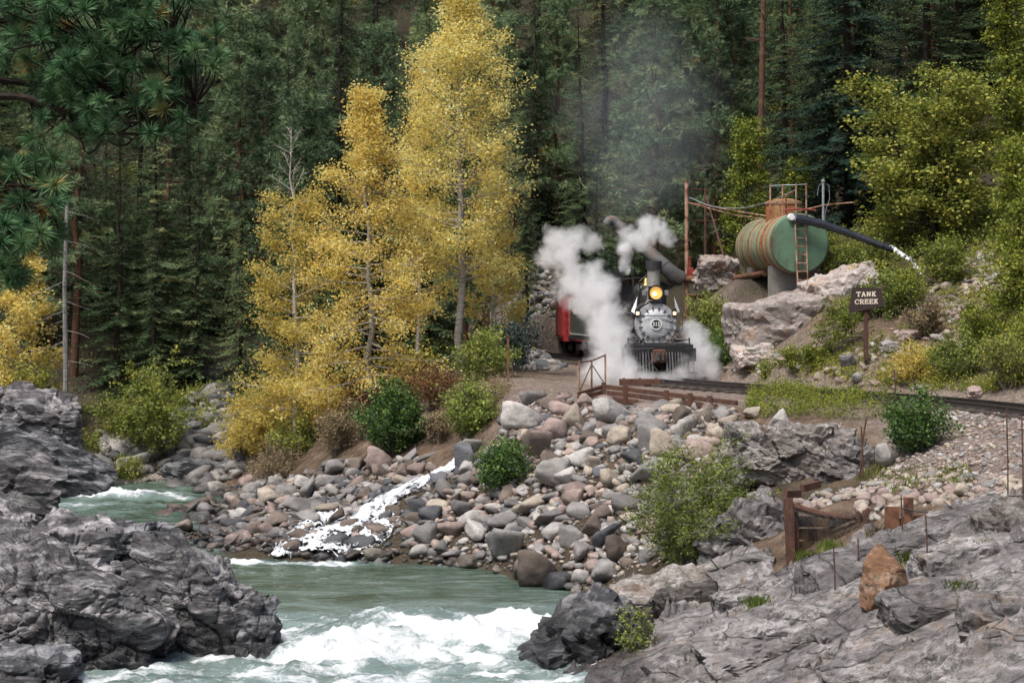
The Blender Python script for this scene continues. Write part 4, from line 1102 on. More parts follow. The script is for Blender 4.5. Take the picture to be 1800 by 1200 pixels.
plant('cottonwood_tree', 'thin leaning golden cottonwood right behind the tallest one', 'tree', broadleaf(105, 7.2, .06, .25, lambda t: 1.5 * (1.05 - t) ** .6, 36, (.0, .7), 7000, .12, .16, .1, (.3, 0)), base(860, 640, 66.5), .3)
plant('cottonwood_tree', 'orange-yellow cottonwood at the left picture edge under the pine', 'tree', broadleaf(106, 6.2, .07, .2, lambda t: 1.5 * (1.08 - t) ** .5, 40, (.1, .7), 9000, .11, .15, .1), base(35, 690, 69), .9, 1.15)
# -- right hillside trees
g_ol = broadleaf(111, 5.6, .09, .08, lambda t: 2.9 * (1.15 - t) ** .5, 26, (.0, .8), 24000, .125, .18, .1, (0, 0), 'leaf_olive', 'bark_dark', multi=4)
plant('box_elder_tree', 'spreading olive-green tree with dark forked limbs above the overflow pipe', 'tree', g_ol, (base(1640, 420, 62.5)), .5, (1.32, 1.25, .97))
plant('box_elder_tree', 'tall yellow-green tree at the upper right picture edge', 'tree', broadleaf(112, 8.2, .1, .15, lambda t: 2.2 * (1.1 - t) ** .5, 30, (.2, .8), 17000, .125, .18, .1, (0, 0), 'leaf_yellowgreen', 'bark_dark', multi=2), base(1770, 430, 64.5), .5)
plant('box_elder_tree', 'yellow tree hanging over the right edge of the bare slope', 'tree', broadleaf(113, 5.8, .07, .1, lambda t: 1.5 * (1.1 - t) ** .5, 30, (.1, .7), 14000, .11, .18, .1, (0, 0), 'leaf_yellowgreen', 'bark_dark', multi=2), base(1800, 620, 51), 1.5)
plant('aspen_tree', 'small yellow-green aspen left of the tank dome', 'tree', broadleaf(114, 6.0, .06, .12, lambda t: 1.15 * (1.1 - t) ** .4, 36, (.1, .8), 8500, .12, .15, .1, (0, 0), 'leaf_yellowgreen', 'bark_dark'), base(1312, 440, 70), .3)
plant('aspen_tree', 'yellow bush-like aspen right behind the tank dome', 'tree', broadleaf(115, 3.6, .05, .12, lambda t: 1.0 * (1.1 - t) ** .4, 28, (.1, .8), 4500, .12, .15, .1, (0, 0), 'leaf_yellowgreen', 'bark_dark'), base(1400, 420, 70.5), 1.3)

# -- shrubs: px, py(base), d, half width m, height m, leaves, size, material
SHR = [
 ('shrub', 'dense dark green shrub beside the round red-brown boulder', 690, 795, 55.6, 1.15, 2.25, 9500, .10, 'leaf_green'),
 ('shrub', 'mid-green shrub between the dark green shrub and the riprap', 822, 770, 54.2, 1.05, 1.9, 7500, .09, 'leaf_willow'),
 ('shrub', 'small bright green bush growing in the riprap by the cascade', 878, 865, 48.6, .85, 1.6, 6000, .085, 'leaf_green'),
 ('willow_bush', 'big pale green willow bush at the foot of the riprap', 1222, 1000, 40.6, 1.5, 2.7, 23000, .09, 'leaf_willow'),
 ('shrub', 'dark green shrub beside the track on the gravel slope', 1612, 790, 42.6, .85, 1.35, 7500, .075, 'leaf_green'),
 ('shrub', 'yellow-green bush by the rusty post under the tallest cottonwood', 850, 660, 61.5, 1.15, 1.9, 7000, .085, 'leaf_willow'),
 ('shrub', 'broad olive bush on the far bank below the leaning pine', 262, 760, 69.5, 2.0, 3.7, 13000, .11, 'leaf_olive'),
 ('shrub', 'yellow-olive bush left of the grey dead trunk', 60, 700, 68.5, 1.4, 2.8, 8000, .10, 'leaf_yellowgreen'),
 ('shrub', 'low golden-green brush under the dead-topped cottonwood', 470, 730, 64, 1.5, 2.7, 9000, .10, 'leaf_goldgreen'),
 ('shrub', 'amber leafy brush between the two lower cottonwoods', 560, 735, 62, 1.4, 2.4, 8000, .10, 'leaf_gold'),
 ('shrub', 'dry straw-coloured brush at the edge of the gravel bar', 480, 835, 60.5, 1.2, 1.3, 4500, .07, 'leaf_dry'),
 ('shrub', 'dry twiggy brush beside the dark green shrub', 590, 800, 58.5, 1.0, 1.5, 3500, .07, 'leaf_dry'),
 ('shrub', 'russet brush between the dark and the mid-green shrub', 760, 720, 58.2, .9, 1.5, 4500, .07, 'leaf_russet'),
 ('shrub', 'green bush at the water line of the far bank', 225, 845, 66.5, .6, 1.3, 3000, .08, 'leaf_olive'),
 ('shrub', 'tall green bush right of the locomotive below the spout frame', 1250, 628, 62.2, 1.0, 2.3, 8500, .085, 'leaf_willow'),
 ('shrub', 'dark green bush at the foot of the cliff by the steam', 1262, 640, 60.6, .7, 1.3, 4500, .08, 'leaf_green'),
 ('shrub', 'vase-shaped bush with bare stems left of the sign', 1480, 618, 53.6, .75, 1.75, 3600, .075, 'leaf_yellowgreen'),
 ('shrub', 'small green bush behind the sign board', 1545, 560, 56.5, .7, 1.35, 4000, .08, 'leaf_willow'),
 ('shrub', 'yellow bush beside the track under the bare slope', 1610, 668, 49.6, .8, 1.1, 5000, .075, 'leaf_goldgreen'),
 ('shrub', 'green bush right of the yellow track-side bush', 1690, 665, 49.0, .95, 1.35, 6500, .075, 'leaf_willow'),
 ('shrub', 'olive bush beside the rails at the right edge', 1775, 680, 47.2, .9, 1.5, 6000, .075, 'leaf_olive'),
 ('shrub', 'rusty-brown bush on the slope above the sign', 1625, 585, 54.6, .8, 1.1, 4000, .075, 'leaf_dry'),
 ('shrub', 'yellow-green bush below the overflow pipe outlet', 1600, 540, 57.5, .9, 1.3, 4500, .08, 'leaf_yellowgreen'),
 ('shrub', 'low yellow weeds at the foot of the cliff', 1400, 648, 55.6, .7, .7, 3000, .06, 'leaf_yellowgreen'),
 ('shrub', 'olive weeds in front of the cliff steps', 1345, 660, 56.6, .5, .5, 1800, .06, 'leaf_olive'),
 ('shrub', 'green bush under the outfall among rocks', 1500, 560, 57.2, .6, .9, 2600, .075, 'leaf_willow'),
 ('shrub', 'blue-grey sagebrush bush left of the talus', 905, 590, 72, 1.0, 2.8, 5000, .10, 'needle_blue'),
 ('shrub', 'small leafy plant growing from the black shoreline rock', 1120, 1150, 34.8, .38, .95, 900, .065, 'leaf_willow'),
 ('shrub', 'low grey-twigged dead shrub at the end of the retaining beams', 1250, 745, 47.4, .55, .6, 250, .04, 'leaf_dry'),
 ('shrub', 'golden bush beside the orange cottonwood at the left edge', 15, 640, 70, 1.2, 3.0, 5000, .10, 'leaf_goldgreen'),
 ('shrub', 'yellow-green brush between the tank ladder knoll and the pipe', 1470, 470, 61.5, 1.0, 1.5, 5000, .085, 'leaf_yellowgreen'),
 ('shrub', 'leafy green brush under the middle of the black pipe', 1530, 470, 60.8, 1.1, 1.3, 5500, .085, 'leaf_olive'),
 ('shrub', 'tall yellow brush right of the outfall', 1660, 500, 58.5, 1.0, 1.7, 5500, .085, 'leaf_yellowgreen'),
 ('shrub', 'low yellow-green brush at the sign foot on the track side', 1440, 640, 53.6, .7, .8, 3000, .07, 'leaf_yellowgreen'),
 ('shrub', 'dense yellow-green brush above the green right-edge bush', 1735, 610, 51.6, 1.0, 1.6, 6000, .08, 'leaf_yellowgreen'),
 ('shrub', 'dry brown brush on the bank under the low cottonwood', 620, 775, 58.8, .9, 1.3, 3500, .075, 'leaf_dry'),
 ('shrub', 'russet undergrowth left of the dark green shrub', 640, 725, 60.6, .9, 1.3, 3500, .075, 'leaf_russet'),
 ('shrub', 'green-gold brush at the left foot of the cottonwoods', 430, 790, 65.5, 1.1, 1.6, 4500, .09, 'leaf_goldgreen'),
 ('shrub', 'olive brush behind the straw-coloured brush', 520, 790, 61.6, 1.0, 1.5, 4500, .085, 'leaf_olive'),
 ('shrub', 'dry brush behind the head of the cascade', 770, 775, 55.8, .7, .9, 2600, .07, 'leaf_dry'),
 ('shrub', 'small olive brush between the cottonwood trunks', 740, 680, 61.5, 1.0, 1.4, 4000, .085, 'leaf_yellowgreen'),
 ('shrub', 'olive brush at the right picture edge above the track', 1800, 640, 50, .9, 1.6, 5000, .08, 'leaf_yellowgreen'),
]
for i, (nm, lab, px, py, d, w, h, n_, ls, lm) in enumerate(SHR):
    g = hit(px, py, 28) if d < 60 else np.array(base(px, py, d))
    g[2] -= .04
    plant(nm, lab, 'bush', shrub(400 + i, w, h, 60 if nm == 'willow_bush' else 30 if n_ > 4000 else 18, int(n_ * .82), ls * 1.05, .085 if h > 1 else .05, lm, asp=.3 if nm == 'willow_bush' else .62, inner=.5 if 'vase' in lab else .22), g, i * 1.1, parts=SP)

# -- grass and weeds: uncountable
def grass(name, label, poly, n, h, mat, seed=1, wid=.012, avoid=None):
    rg = np.random.default_rng(seed); a = np.array(poly); lo, hi = a.min(0), a.max(0); pts = []
    while len(pts) < n:
        c = rg.uniform(lo, hi, (2 * n, 2)); pts += list(c[in_poly_v(c, poly)])
    pts = np.array(pts[:n]); pts = pts[fbm(np.c_[pts, 0 * pts[:, 0]] * 1.1, 3, seed) > -.12 + .2 * rg.normal(size=len(pts))]
    n = len(pts); z = HT(pts[:, 0], pts[:, 1]); hh = h * rg.uniform(.4, 1.2, n); az = rg.uniform(0, 6.28, n); ln = rg.uniform(.1, .6, n) * hh
    B = np.c_[pts, z]; d = np.c_[np.cos(az), np.sin(az), 0 * az]; s = np.c_[-np.sin(az), np.cos(az), 0 * az] * wid
    mid = B + d * (ln * .35)[:, None] + np.c_[0 * z, 0 * z, hh * .6]; tip = B + d * ln[:, None] + np.c_[0 * z, 0 * z, hh]
    V = np.stack([B - s, B + s, mid + s, tip, mid - s], 1).reshape(-1, 3); F = np.arange(5 * n).reshape(n, 5)
    T = np.repeat(np.clip(rg.normal(.5, .2, n), 0, 1), 5)
    return tag(add(name, np_mesh(name, V, F, M[mat], False, dict(tint=T))), label, kind='stuff')
def weeds(name, label, poly, n, h, mat, seed, ls=.055):
    rg = np.random.default_rng(seed); a = np.array(poly); lo, hi = a.min(0), a.max(0); pts = []
    while len(pts) < n:
        c = rg.uniform(lo, hi, (2 * n, 2)); c = c[in_poly_v(c, poly)]
        if len(c): pts += list(c[noise3(np.c_[c * .9, np.full(len(c), float(seed))]) > -.06 + .1 * rg.normal(size=len(c))])
    pts = np.array(pts[:n]); z = HT(pts[:, 0], pts[:, 1]); hm = noise3(np.c_[pts * .55, np.full(len(pts), seed + .5)]) + .35; C, T = [], []
    for i in range(n):
        hh = h * rg.uniform(.3, 1.2) * (.55 + 1.3 * max(0, hm[i])); k = 12; t = rg.random(k) ** .8; ln = rg.normal(size=2) * .25
        C.append(np.c_[pts[i, 0] + ln[0] * t * hh + rg.normal(size=k) * .05, pts[i, 1] + ln[1] * t * hh + rg.normal(size=k) * .05, z[i] + t * hh]); T.append(np.clip(rg.normal(rg.uniform(.2, .9), .12, k), 0, 1))
    C = np.vstack(C); T = np.concatenate(T); V, F, T = leaves(C, ls * rg.uniform(.6, 1.5, len(C)), T, rg, .4, .1)
    return tag(add(name, np_mesh(name, V, F, M[mat], False, dict(tint=T))), label, kind='stuff')
weeds('yellow_weeds', 'yellow-green weeds between the track and the grey block', zone([(1310, 735), (1320, 690), (1400, 690), (1500, 700), (1560, 705), (1570, 735), (1440, 738)]), 1500, .4, 'leaf_yellowgreen', 1)
weeds('hill_weeds', 'mixed weeds on the slope around the sign', Z_HILL, 1500, .34, 'leaf_yellowgreen', 3)
weeds('track_weeds', 'olive weeds along the uphill side of the track', zone([(1330, 668), (1450, 650), (1600, 650), (1790, 600), (1800, 690), (1640, 688), (1480, 678)]), 1300, .4, 'leaf_olive', 8)
weeds('shelf_weeds', 'dry brown weeds by the track bed under the cottonwoods', zone([(640, 745), (700, 700), (760, 680), (880, 672), (900, 690), (860, 740), (760, 770)]), 1500, .45, 'leaf_dry', 4)
weeds('upper_slope_weeds', 'scrub between the tank and the hillside trees', zone([(1440, 500), (1480, 420), (1600, 380), (1800, 330), (1800, 480), (1640, 470), (1560, 520)]), 1900, .6, 'leaf_olive', 9, .09)
weeds('bank_weeds', 'low undergrowth along the far bank', zone([(150, 800), (300, 790), (440, 770), (500, 690), (300, 690), (60, 740)]), 1600, .6, 'leaf_olive', 6, .09)
grass('slope_grass', 'thin grass on the gravel slope', zone([(1500, 840), (1560, 800), (1700, 820), (1720, 850), (1560, 870)]), 1500, .14, 'leaf_willow', 2, .008)
def tuft(seed, h, n=90, w=.22, mat='leaf_willow'):
    rg = np.random.default_rng(seed); az = rg.uniform(0, 6.28, n); r = w * .35 * np.sqrt(rg.random(n)); hh = h * rg.uniform(.5, 1.1, n); ln = rg.uniform(.1, .5, n) * hh
    az2 = rg.uniform(0, 6.28, n); d_ = np.c_[np.cos(az), np.sin(az), 0 * az]; s_ = np.c_[-np.sin(az), np.cos(az), 0 * az] * .003; B = np.c_[np.cos(az2), np.sin(az2), 0 * az] * (w * rg.random(n))[:, None]; Z = np.c_[0 * az, 0 * az, hh]
    V = np.stack([B - s_, B + s_, B + d_ * (ln * .4)[:, None] + Z * .65 + s_, B + d_ * ln[:, None] + Z, B + d_ * (ln * .4)[:, None] + Z * .65 - s_], 1).reshape(-1, 3)
    return np_mesh('grass_tuft', V, np.arange(5 * n).reshape(n, 5), M[mat], False, dict(tint=np.repeat(np.clip(rg.normal(.5, .2, n), 0, 1), 5)))
TUFT = [(1420, 1030, 35, .42, 'leaf_grass', 'bright green grass tuft on the slab below the bin corner post'), (1460, 1035, 33.5, .3, 'leaf_grass', 'smaller green grass tuft between bin and orange rock'), (1610, 1010, 30.4, .4, 'leaf_yellowgreen', 'yellow grass tuft right of the orange rock'),
        (1330, 1095, 32.5, .3, 'leaf_grass', 'green grass tuft on the smooth slab under the ledge'), (1500, 1090, 30, .25, 'leaf_yellowgreen', 'olive grass tuft below the orange rock'), (1045, 1070, 37.2, .4, 'leaf_grass', 'grass tuft at the pool end of the shoreline ledge'),
        (1690, 1075, 27.5, .28, 'leaf_grass', 'olive grass tuft among the blocks at lower right'), (1180, 1060, 36.5, .28, 'leaf_grass', 'green grass tuft on the flat-topped ledge'), (1545, 965, 33.2, .3, 'leaf_dry', 'dry grass tuft at the foot of the bin planks'), (1740, 1000, 29.4, .3, 'leaf_grass', 'grass tuft in the crack near the right edge')]
for i, (px, py, dd, h, mt, lab) in enumerate(TUFT):
    x = (px - 900) / FPX * dd
    tag(add('grass_tuft', tuft(800 + i, h * .8, 170, .28, mt), loc=(x, dd, top_z(x, dd) - .03)), lab, 'grass tuft')

# -- conifers
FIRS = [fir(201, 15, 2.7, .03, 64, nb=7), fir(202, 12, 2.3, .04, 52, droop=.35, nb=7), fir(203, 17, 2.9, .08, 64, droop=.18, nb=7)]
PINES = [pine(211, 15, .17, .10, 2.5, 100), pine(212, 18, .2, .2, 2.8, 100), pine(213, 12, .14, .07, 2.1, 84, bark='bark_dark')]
BLUE = fir(204, 9, 1.9, .04, 34, leafmat='needle_blue')
BLACK = fir(205, 17, 4.2, .03, 58, leafmat='needle_black', droop=.3, dens=1.5, nb=8)
plant('spruce_tree', 'big black-green spruce right of the water tank', 'tree', BLACK, base(1490, 400, 70), .3)
plant('spruce_tree', 'blue-green young spruce left of the spout in the smoke', 'tree', BLUE, base(1050, 400, 82), .3)
plant('fir_tree', 'drooping layered fir on the far bank behind the olive bush', 'tree', fir(206, 11.5, 3.4, .1, 30, droop=.12, dens=1.4, nb=7, leafmat='needle_pine'), base(275, 600, 78), .9)
plant('dead_tree', 'grey dead trunk standing beside the rounded left boulder', 'tree', [(lambda t: (t.add([(0, 0, 0), (.05, 0, 3), (0, .05, 6), (.1, 0, 9)], .11, .06, 8), [t.add(limb_path((0.05, 0, 3.4 + .35 * k), k * 2.1, -.2, 1.0 + .5 * (k % 3), np.random.default_rng(k), 4, -.2, .1), .016, .004, 4) for k in range(16)], t)[-1])(Tubes()).m.mesh('trunk', M['bark_grey'], True)], base(113, 700, 65), 0, parts=('trunk',))
plant('bare_pine', 'red-barked bare pine trunk behind the black-green spruce', 'tree', [(lambda t: (t.add([(0, 0, 0), (.1, 0, 6), (.25, 0, 13), (.35, 0, 20)], .15, .09, 9), [t.add(limb_path((0.2, 0, 9 + .9 * k), k * 2.3, .1, 1.3, np.random.default_rng(k), 4, .1, .1), .03, .008, 4) for k in range(9)], t)[-1])(Tubes()).m.mesh('trunk', M['bark_red'], True)], base(1333, 430, 78), 0, parts=('trunk',))
rg = np.random.default_rng(77)
def col_name(px):
    for lim, s in ((200, 'above the far left rock ledges'), (420, 'above the olive far-bank bush'), (560, 'behind the dead-topped cottonwood'), (720, 'behind the slender cottonwood'), (900, 'behind the tallest cottonwood'), (1060, 'above the talus and the red car'), (1200, 'in the smoke above the spout'), (1400, 'behind the water tank'), (1640, 'behind the black-green spruce')):
        if px < lim: return s
    return 'above the right hillside trees'
rows = [(77, 62, 'first'), (83, 62, 'second'), (90, 66, 'third'), (98, 66, 'fourth'), (107, 70, 'fifth'), (118, 75, 'sixth'), (130, 80, 'seventh'), (143, 85, 'eighth')]
rown = {'first': 'front rank', 'second': 'second rank', 'third': 'third rank', 'fourth': 'fourth rank', 'fifth': 'fifth rank', 'sixth': 'sixth rank', 'seventh': 'seventh rank', 'eighth': 'rear rank'}
for d0, step, rn in rows:
    px = -80 + rg.uniform(0, 60)
    while px < 1900:
        d = d0 + rg.uniform(-2.5, 2.5); x = (px - 900) / FPX * d
        skip = (d < 80 and 830 < px < 1560) or (d < 88 and 880 < px < 1130) or (d < 88 and px > 1500 and d < 80) or track_dist([x], [d])[0] < 3
        if not skip:
            pineside = .75 if 850 < px < 1420 else .35
            isp = rg.random() < pineside
            k = int(rg.integers(0, 3)); s = rg.uniform(.6, 1.1); nm = 'pine_tree' if isp else 'fir_tree'
            lean = rg.normal(size=2) * .02
            bark = 'long-needled pine' if isp else 'dark fir'
            sx = s * rg.uniform(.85, 1.2); size = ('tall' if s > .93 else 'middling' if s > .76 else 'small') + (' broad' if sx > 1.02 * s else ' slim')
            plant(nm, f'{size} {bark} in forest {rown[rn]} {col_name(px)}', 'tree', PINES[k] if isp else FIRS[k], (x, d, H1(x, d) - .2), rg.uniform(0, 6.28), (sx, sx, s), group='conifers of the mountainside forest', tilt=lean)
        px += step * rg.uniform(.6, 1.4)
for px, d, k, s, lab in ((600, 97, 0, 1.0, 'dark fir filling the gap left of the tallest cottonwood top'), (660, 101, 2, 1.0, 'dark fir just behind the tallest cottonwood top'), (690, 94, 1, 1.1, 'shorter fir below the gap by the cottonwood top'), (380, 103, 2, 1.0, 'dark fir above the tip of the near pine bough'), (560, 108, 0, 1.1, 'dark fir at the upper edge above the bare dead top'), (940, 95, 1, 1.1, 'dark fir right of the tallest cottonwood crown'), (925, 88, 1, .7, 'young fir on the slope above the talus')):
    x = (px - 900) / FPX * d
    plant('fir_tree', lab, 'tree', FIRS[k], (x, d, H1(x, d) - .2), px * .1, s, group='conifers of the mountainside forest')
# understorey on the hill, one mass
UND = []
uv, uf, ut, off = [], [], [], 0
for k in range(90):
    px = rg.uniform(-60, 1860); d = rg.uniform(73, 118); x = (px - 900) / FPX * d
    if track_dist([x], [d])[0] < 3.2 or (d < 86 and 870 < px < 1120): continue
    n_ = 420; r = rg.uniform(.5, 1.2); c = np.array([x, d, H1(x, d) + r * .4])
    C = c + rg.normal(size=(n_, 3)) * r * (.55, .55, .4)
    V, F, T = leaves(C, rg.uniform(.12, .26, n_), np.clip(rg.normal(rg.uniform(.25, .8), .12, n_), 0, 1), rg)
    uv.append(V); uf.append(F + off); ut.append(T); off += len(V)
tag(add('forest_undergrowth', np_mesh('forest_undergrowth', np.vstack(uv), np.vstack(uf), M['leaf_olive'], False, dict(tint=np.concatenate(ut)))), 'scrubby undergrowth between the forest trunks', kind='stuff')

# -- the near pine whose boughs hang into the picture
def near_pine():
    d0 = 13.5; rg = np.random.default_rng(909)
    bx = (-95 - 900) / FPX * d0; g = H1(bx, d0)
    root = thing('pine_tree', 'near pine reaching long-needled boughs in from the upper left', 'tree', (bx, d0, g))
    o = np.array([bx, d0, g])
    tb = Tubes(); tb.add([np.array([0, 0, -.1]), np.array([.02, 0, 2.5]), np.array([.0, 0, 5]), np.array([-.05, 0, 8.5])], .34, .2, 14)
    add('trunk', tb.m.mesh('trunk', M['bark_dark'], True), root)
    def bough(pxs, n_t, region, seed, rad=.115, rr=.032):
        rg = np.random.default_rng(seed); tb = Tubes()
        path = cspline([tuple(P(a, b, d0 + dd) - o) for a, b, dd in pxs], 5); tb.add(path, rr, .008, 7)
        C, Dd = [], []
        for i in range(n_t):
            (x0, y0), (x1, y1) = region
            for _ in range(40):
                a, b = rg.uniform(x0, x1), rg.uniform(y0, y1)
                if noise3(np.array([[a * .012, b * .016, seed * 1.0]]))[0] > -.18: break
            p = P(a, b, d0 + rg.uniform(-.7, .7)) - o
            j = np.argmin(np.linalg.norm(path - p - np.array([.25, 0, .0]), axis=1)); s = path[max(0, j - 1)]
            m = s * .45 + p * .55 - np.array([0, 0, .06]) + rg.normal(size=3) * .04
            tb.add(cspline([s, m, p], 3), .010, .005, 4)
            dv = (p - m) / np.linalg.norm(p - m) + np.array([.2, 0, .35]); C.append(p); Dd.append(dv / np.linalg.norm(dv))
        T = np.clip(rg.normal(.48, .13, n_t), 0, 1); T[rg.random(n_t) < .05] = .93
        V, F, TT = tufts(np.array(C), np.array(Dd), np.full(n_t, rad) * rg.uniform(.85, 1.2, n_t), 120, rg, .0048, .75, T)
        b = add('bough', tb.m.mesh('bough', M['bark_dark'], True), root)
        add('needles', np_mesh('needles', V, F, M['needle_near'], False, dict(tint=TT)), b)
    bough([(-95, 120, 0), (0, 140, .1), (90, 150, .2), (190, 150, .1), (280, 190, 0), (360, 180, 0)], 120, ((60, 60), (385, 215)), 1)
    bough([(-95, 30, .2), (20, 40, .3), (120, 60, .4), (220, 70, .3), (320, 75, .3)], 115, ((-10, -30), (345, 120)), 2)
    bough([(-95, 180, -.3), (30, 170, -.2), (120, 200, -.2), (210, 235, -.1), (300, 225, -.1)], 50, ((60, 150), (330, 245)), 3)
    bough([(-95, 330, .3), (-20, 330, .3), (40, 340, .3), (90, 330, .3)], 70, ((-20, 270), (105, 440)), 4, .13)
    bough([(-95, 430, .6), (-30, 440, .6), (30, 450, .6)], 34, ((-25, 390), (55, 500)), 5, .13)
    bough([(-95, -40, 0), (40, -10, .2), (140, 5, .2), (240, 15, .2)], 85, ((-20, -60), (280, 60)), 6)
near_pine()
# ---------------------------------------------------------------- man-made things
M['black'] = plain('black_paint', (.016, .016, .018), .42, 0, .4, 5, rust=(.06, .045, .035), rust_amt=.36)
M['black_matte'] = plain('black_matte', (.022, .022, .024), .7, 0, .4, 5)
M['graphite'] = plain('graphite_paint', (.36, .36, .37), .5, .2, .28, 4, rust=(.15, .115, .09), rust_amt=.33)
M['graphite_light'] = plain('graphite_light', (.50, .51, .53), .45, .2, .18, 4, rust=(.22, .18, .15), rust_amt=.28)
M['stack'] = plain('stack_paint', (.24, .235, .215), .6, .1, .25, 5, rust=(.13, .10, .08), rust_amt=.38)
M['white_paint'] = plain('white_paint', (.78, .78, .78), .55, 0, .08)
M['steel'] = plain('worn_steel', (.42, .42, .43), .35, .8, .2)
M['dark_steel'] = plain('dark_steel', (.06, .057, .055), .6, .2, .4)
M['red_paint'] = plain('red_paint', (.30, .022, .022), .5, 0, .25, 4, rust=(.10, .02, .015), rust_amt=.38)
M['red_rust'] = plain('red_valve', (.22, .03, .02), .6, 0, .3, 4)
M['tender_green'] = plain('tender_green', (.05, .058, .045), .5, 0, .25, 4)
M['brass'] = plain('brass', (.6, .42, .14), .3, .9, .15)
M['rust'] = plain('rusty_steel', (.17, .075, .042), .85, 0, .45, 5, rust=(.06, .03, .022), rust_amt=.45)
M['rust_pale'] = plain('pale_rusty_pipe', (.36, .23, .16), .8, 0, .35, 4, rust=(.20, .085, .045), rust_amt=.48)
M['rust_dark'] = plain('dark_rusty_beam', (.085, .04, .028), .9, 0, .45, 5, rust=(.15, .065, .035), rust_amt=.42)
M['tie'] = plain('tie_wood', (.07, .055, .045), .95, 0, .4, 6)
M['rail_steel'] = plain('rail_steel', (.11, .10, .098), .38, .7, .3, 6)
M['sign_brown'] = plain('sign_brown', (.035, .022, .02), .8, 0, .25, 8)
M['post_brown'] = plain('post_brown', (.07, .032, .022), .85, 0, .35, 8)
M['cream'] = plain('cream_letters', (.72, .62, .52), .7, 0, .1)
M['concrete'] = plain('concrete', (.22, .205, .185), .9, 0, .3, 3)
M['galv'] = plain('galvanised_pipe', (.38, .42, .46), .45, .6, .15)
M['pipe_grey'] = plain('spout_grey', (.10, .10, .10), .65, 0, .4, 3, rust=(.20, .10, .055), rust_amt=.40)
M['black_pipe'] = plain('black_plastic_pipe', (.022, .025, .034), .25, 0, .4, 5)
M['flag'] = plain('flag_cloth', (.80, .80, .84), .9, 0, .05)
M['planks'] = plain('stained_planks', (.12, .075, .045), .95, 0, .5, 3, rust=(.035, .025, .02), rust_amt=.5, streak=True)
def emit(name, c, s):
    m, nt, b = mat_new(name); b.inputs['Emission Color'].default_value = (*c, 1); b.inputs['Emission Strength'].default_value = s; b.inputs['Base Color'].default_value = (*c, 1); b.inputs['Roughness'].default_value = .2; return m
M['lamp_glow'] = emit('headlight_glow', (1.0, .52, .13), .32)
M['lamp_hot'] = emit('headlight_bulb', (1.0, .8, .45), 1.6)
M['class_glow'] = emit('class_lamp_glow', (1.0, .66, .42), .8)

def text_mesh(body, size, mat, extrude=.004, offset=0.0, sx=1.0):
    cu = bpy.data.curves.new('lettering', 'FONT'); cu.body = body; cu.size = size; cu.align_x = 'CENTER'; cu.align_y = 'CENTER'; cu.extrude = extrude; cu.offset = offset
    ob = bpy.data.objects.new('lettering_tmp', cu); COL.objects.link(ob)
    bpy.context.view_layer.update()
    me = bpy.data.meshes.new_from_object(ob.evaluated_get(bpy.context.evaluated_depsgraph_get()))
    bpy.data.objects.remove(ob); me.materials.clear(); me.materials.append(mat)
    if sx != 1:
        for v in me.vertices: v.co.x *= sx
    return me

# ---- track
def sweep(pts, prof, zs=0):
    V, F = [], []; n = len(prof); pts = np.array(pts)
    for i, p in enumerate(pts):
        t = pts[min(i + 1, len(pts) - 1)] - pts[max(i - 1, 0)]; t /= np.linalg.norm(t); nr = np.array([-t[1], t[0]])
        for a, b in prof: V.append((p[0] + nr[0] * a, p[1] + nr[1] * a, zs + b))
    for i in range(len(pts) - 1):
        for k in range(n): F.append((i * n + k, i * n + (k + 1) % n, (i + 1) * n + (k + 1) % n, (i + 1) * n + k))
    return V, F
trk = thing('railway_track', 'curving narrow-gauge railway track on weathered ties', 'track', (0, 0, 0))
nrmT = np.gradient(TR, axis=0); nrmT /= np.linalg.norm(nrmT, axis=1)[:, None]; nT = np.stack([-nrmT[:, 1], nrmT[:, 0]], 1)
rp = [(-.055, -.14), (.055, -.14), (.055, -.12), (.012, -.105), (.012, -.04), (.032, -.03), (.032, 0), (-.032, 0), (-.032, -.03), (-.012, -.04), (-.012, -.105), (-.055, -.12)]
for s in (-.457, .457):
    MB().raw(*sweep(TR + nT * s, rp, RAILZ)).build('rail', M['rail_steel'], trk)
tie_me = MB().box((0, 0, 0), (.2, 1.95, .16)).mesh('tie', M['tie'], bevel=.012)
seg = np.linalg.norm(np.diff(TR, axis=0), axis=1); cum = np.concatenate([[0], np.cumsum(seg)])
rg = np.random.default_rng(3)
for s in np.arange(.3, cum[-1], .56):
    i = min(np.searchsorted(cum, s) - 1, len(TR) - 2); f = (s - cum[i]) / seg[i]; p = TR[i] * (1 - f) + TR[i + 1] * f
    add('tie', tie_me, trk, (p[0], p[1], RAILZ - .225 + rg.normal() * .008), (0, 0, math.atan2(nrmT[i, 1], nrmT[i, 0]) + rg.normal() * .03))
# timber at the bridge end in front of the pilot
t0 = thing('bridge_timber', 'dark squared timber lying at the rail in front of the pilot', 'timber', P(1125, 669, 57.5))
MB().box((0, 0, -.04), (1.3, .22, .2)).build('beam', M['rust_dark'], t0, bevel=.015)
for k in (-.5, 0, .5): MB().lathe([(.03, 0), (.03, .03), (0, .035)], (k, 0, .06), n=8).build('bolt', M['dark_steel'], t0)

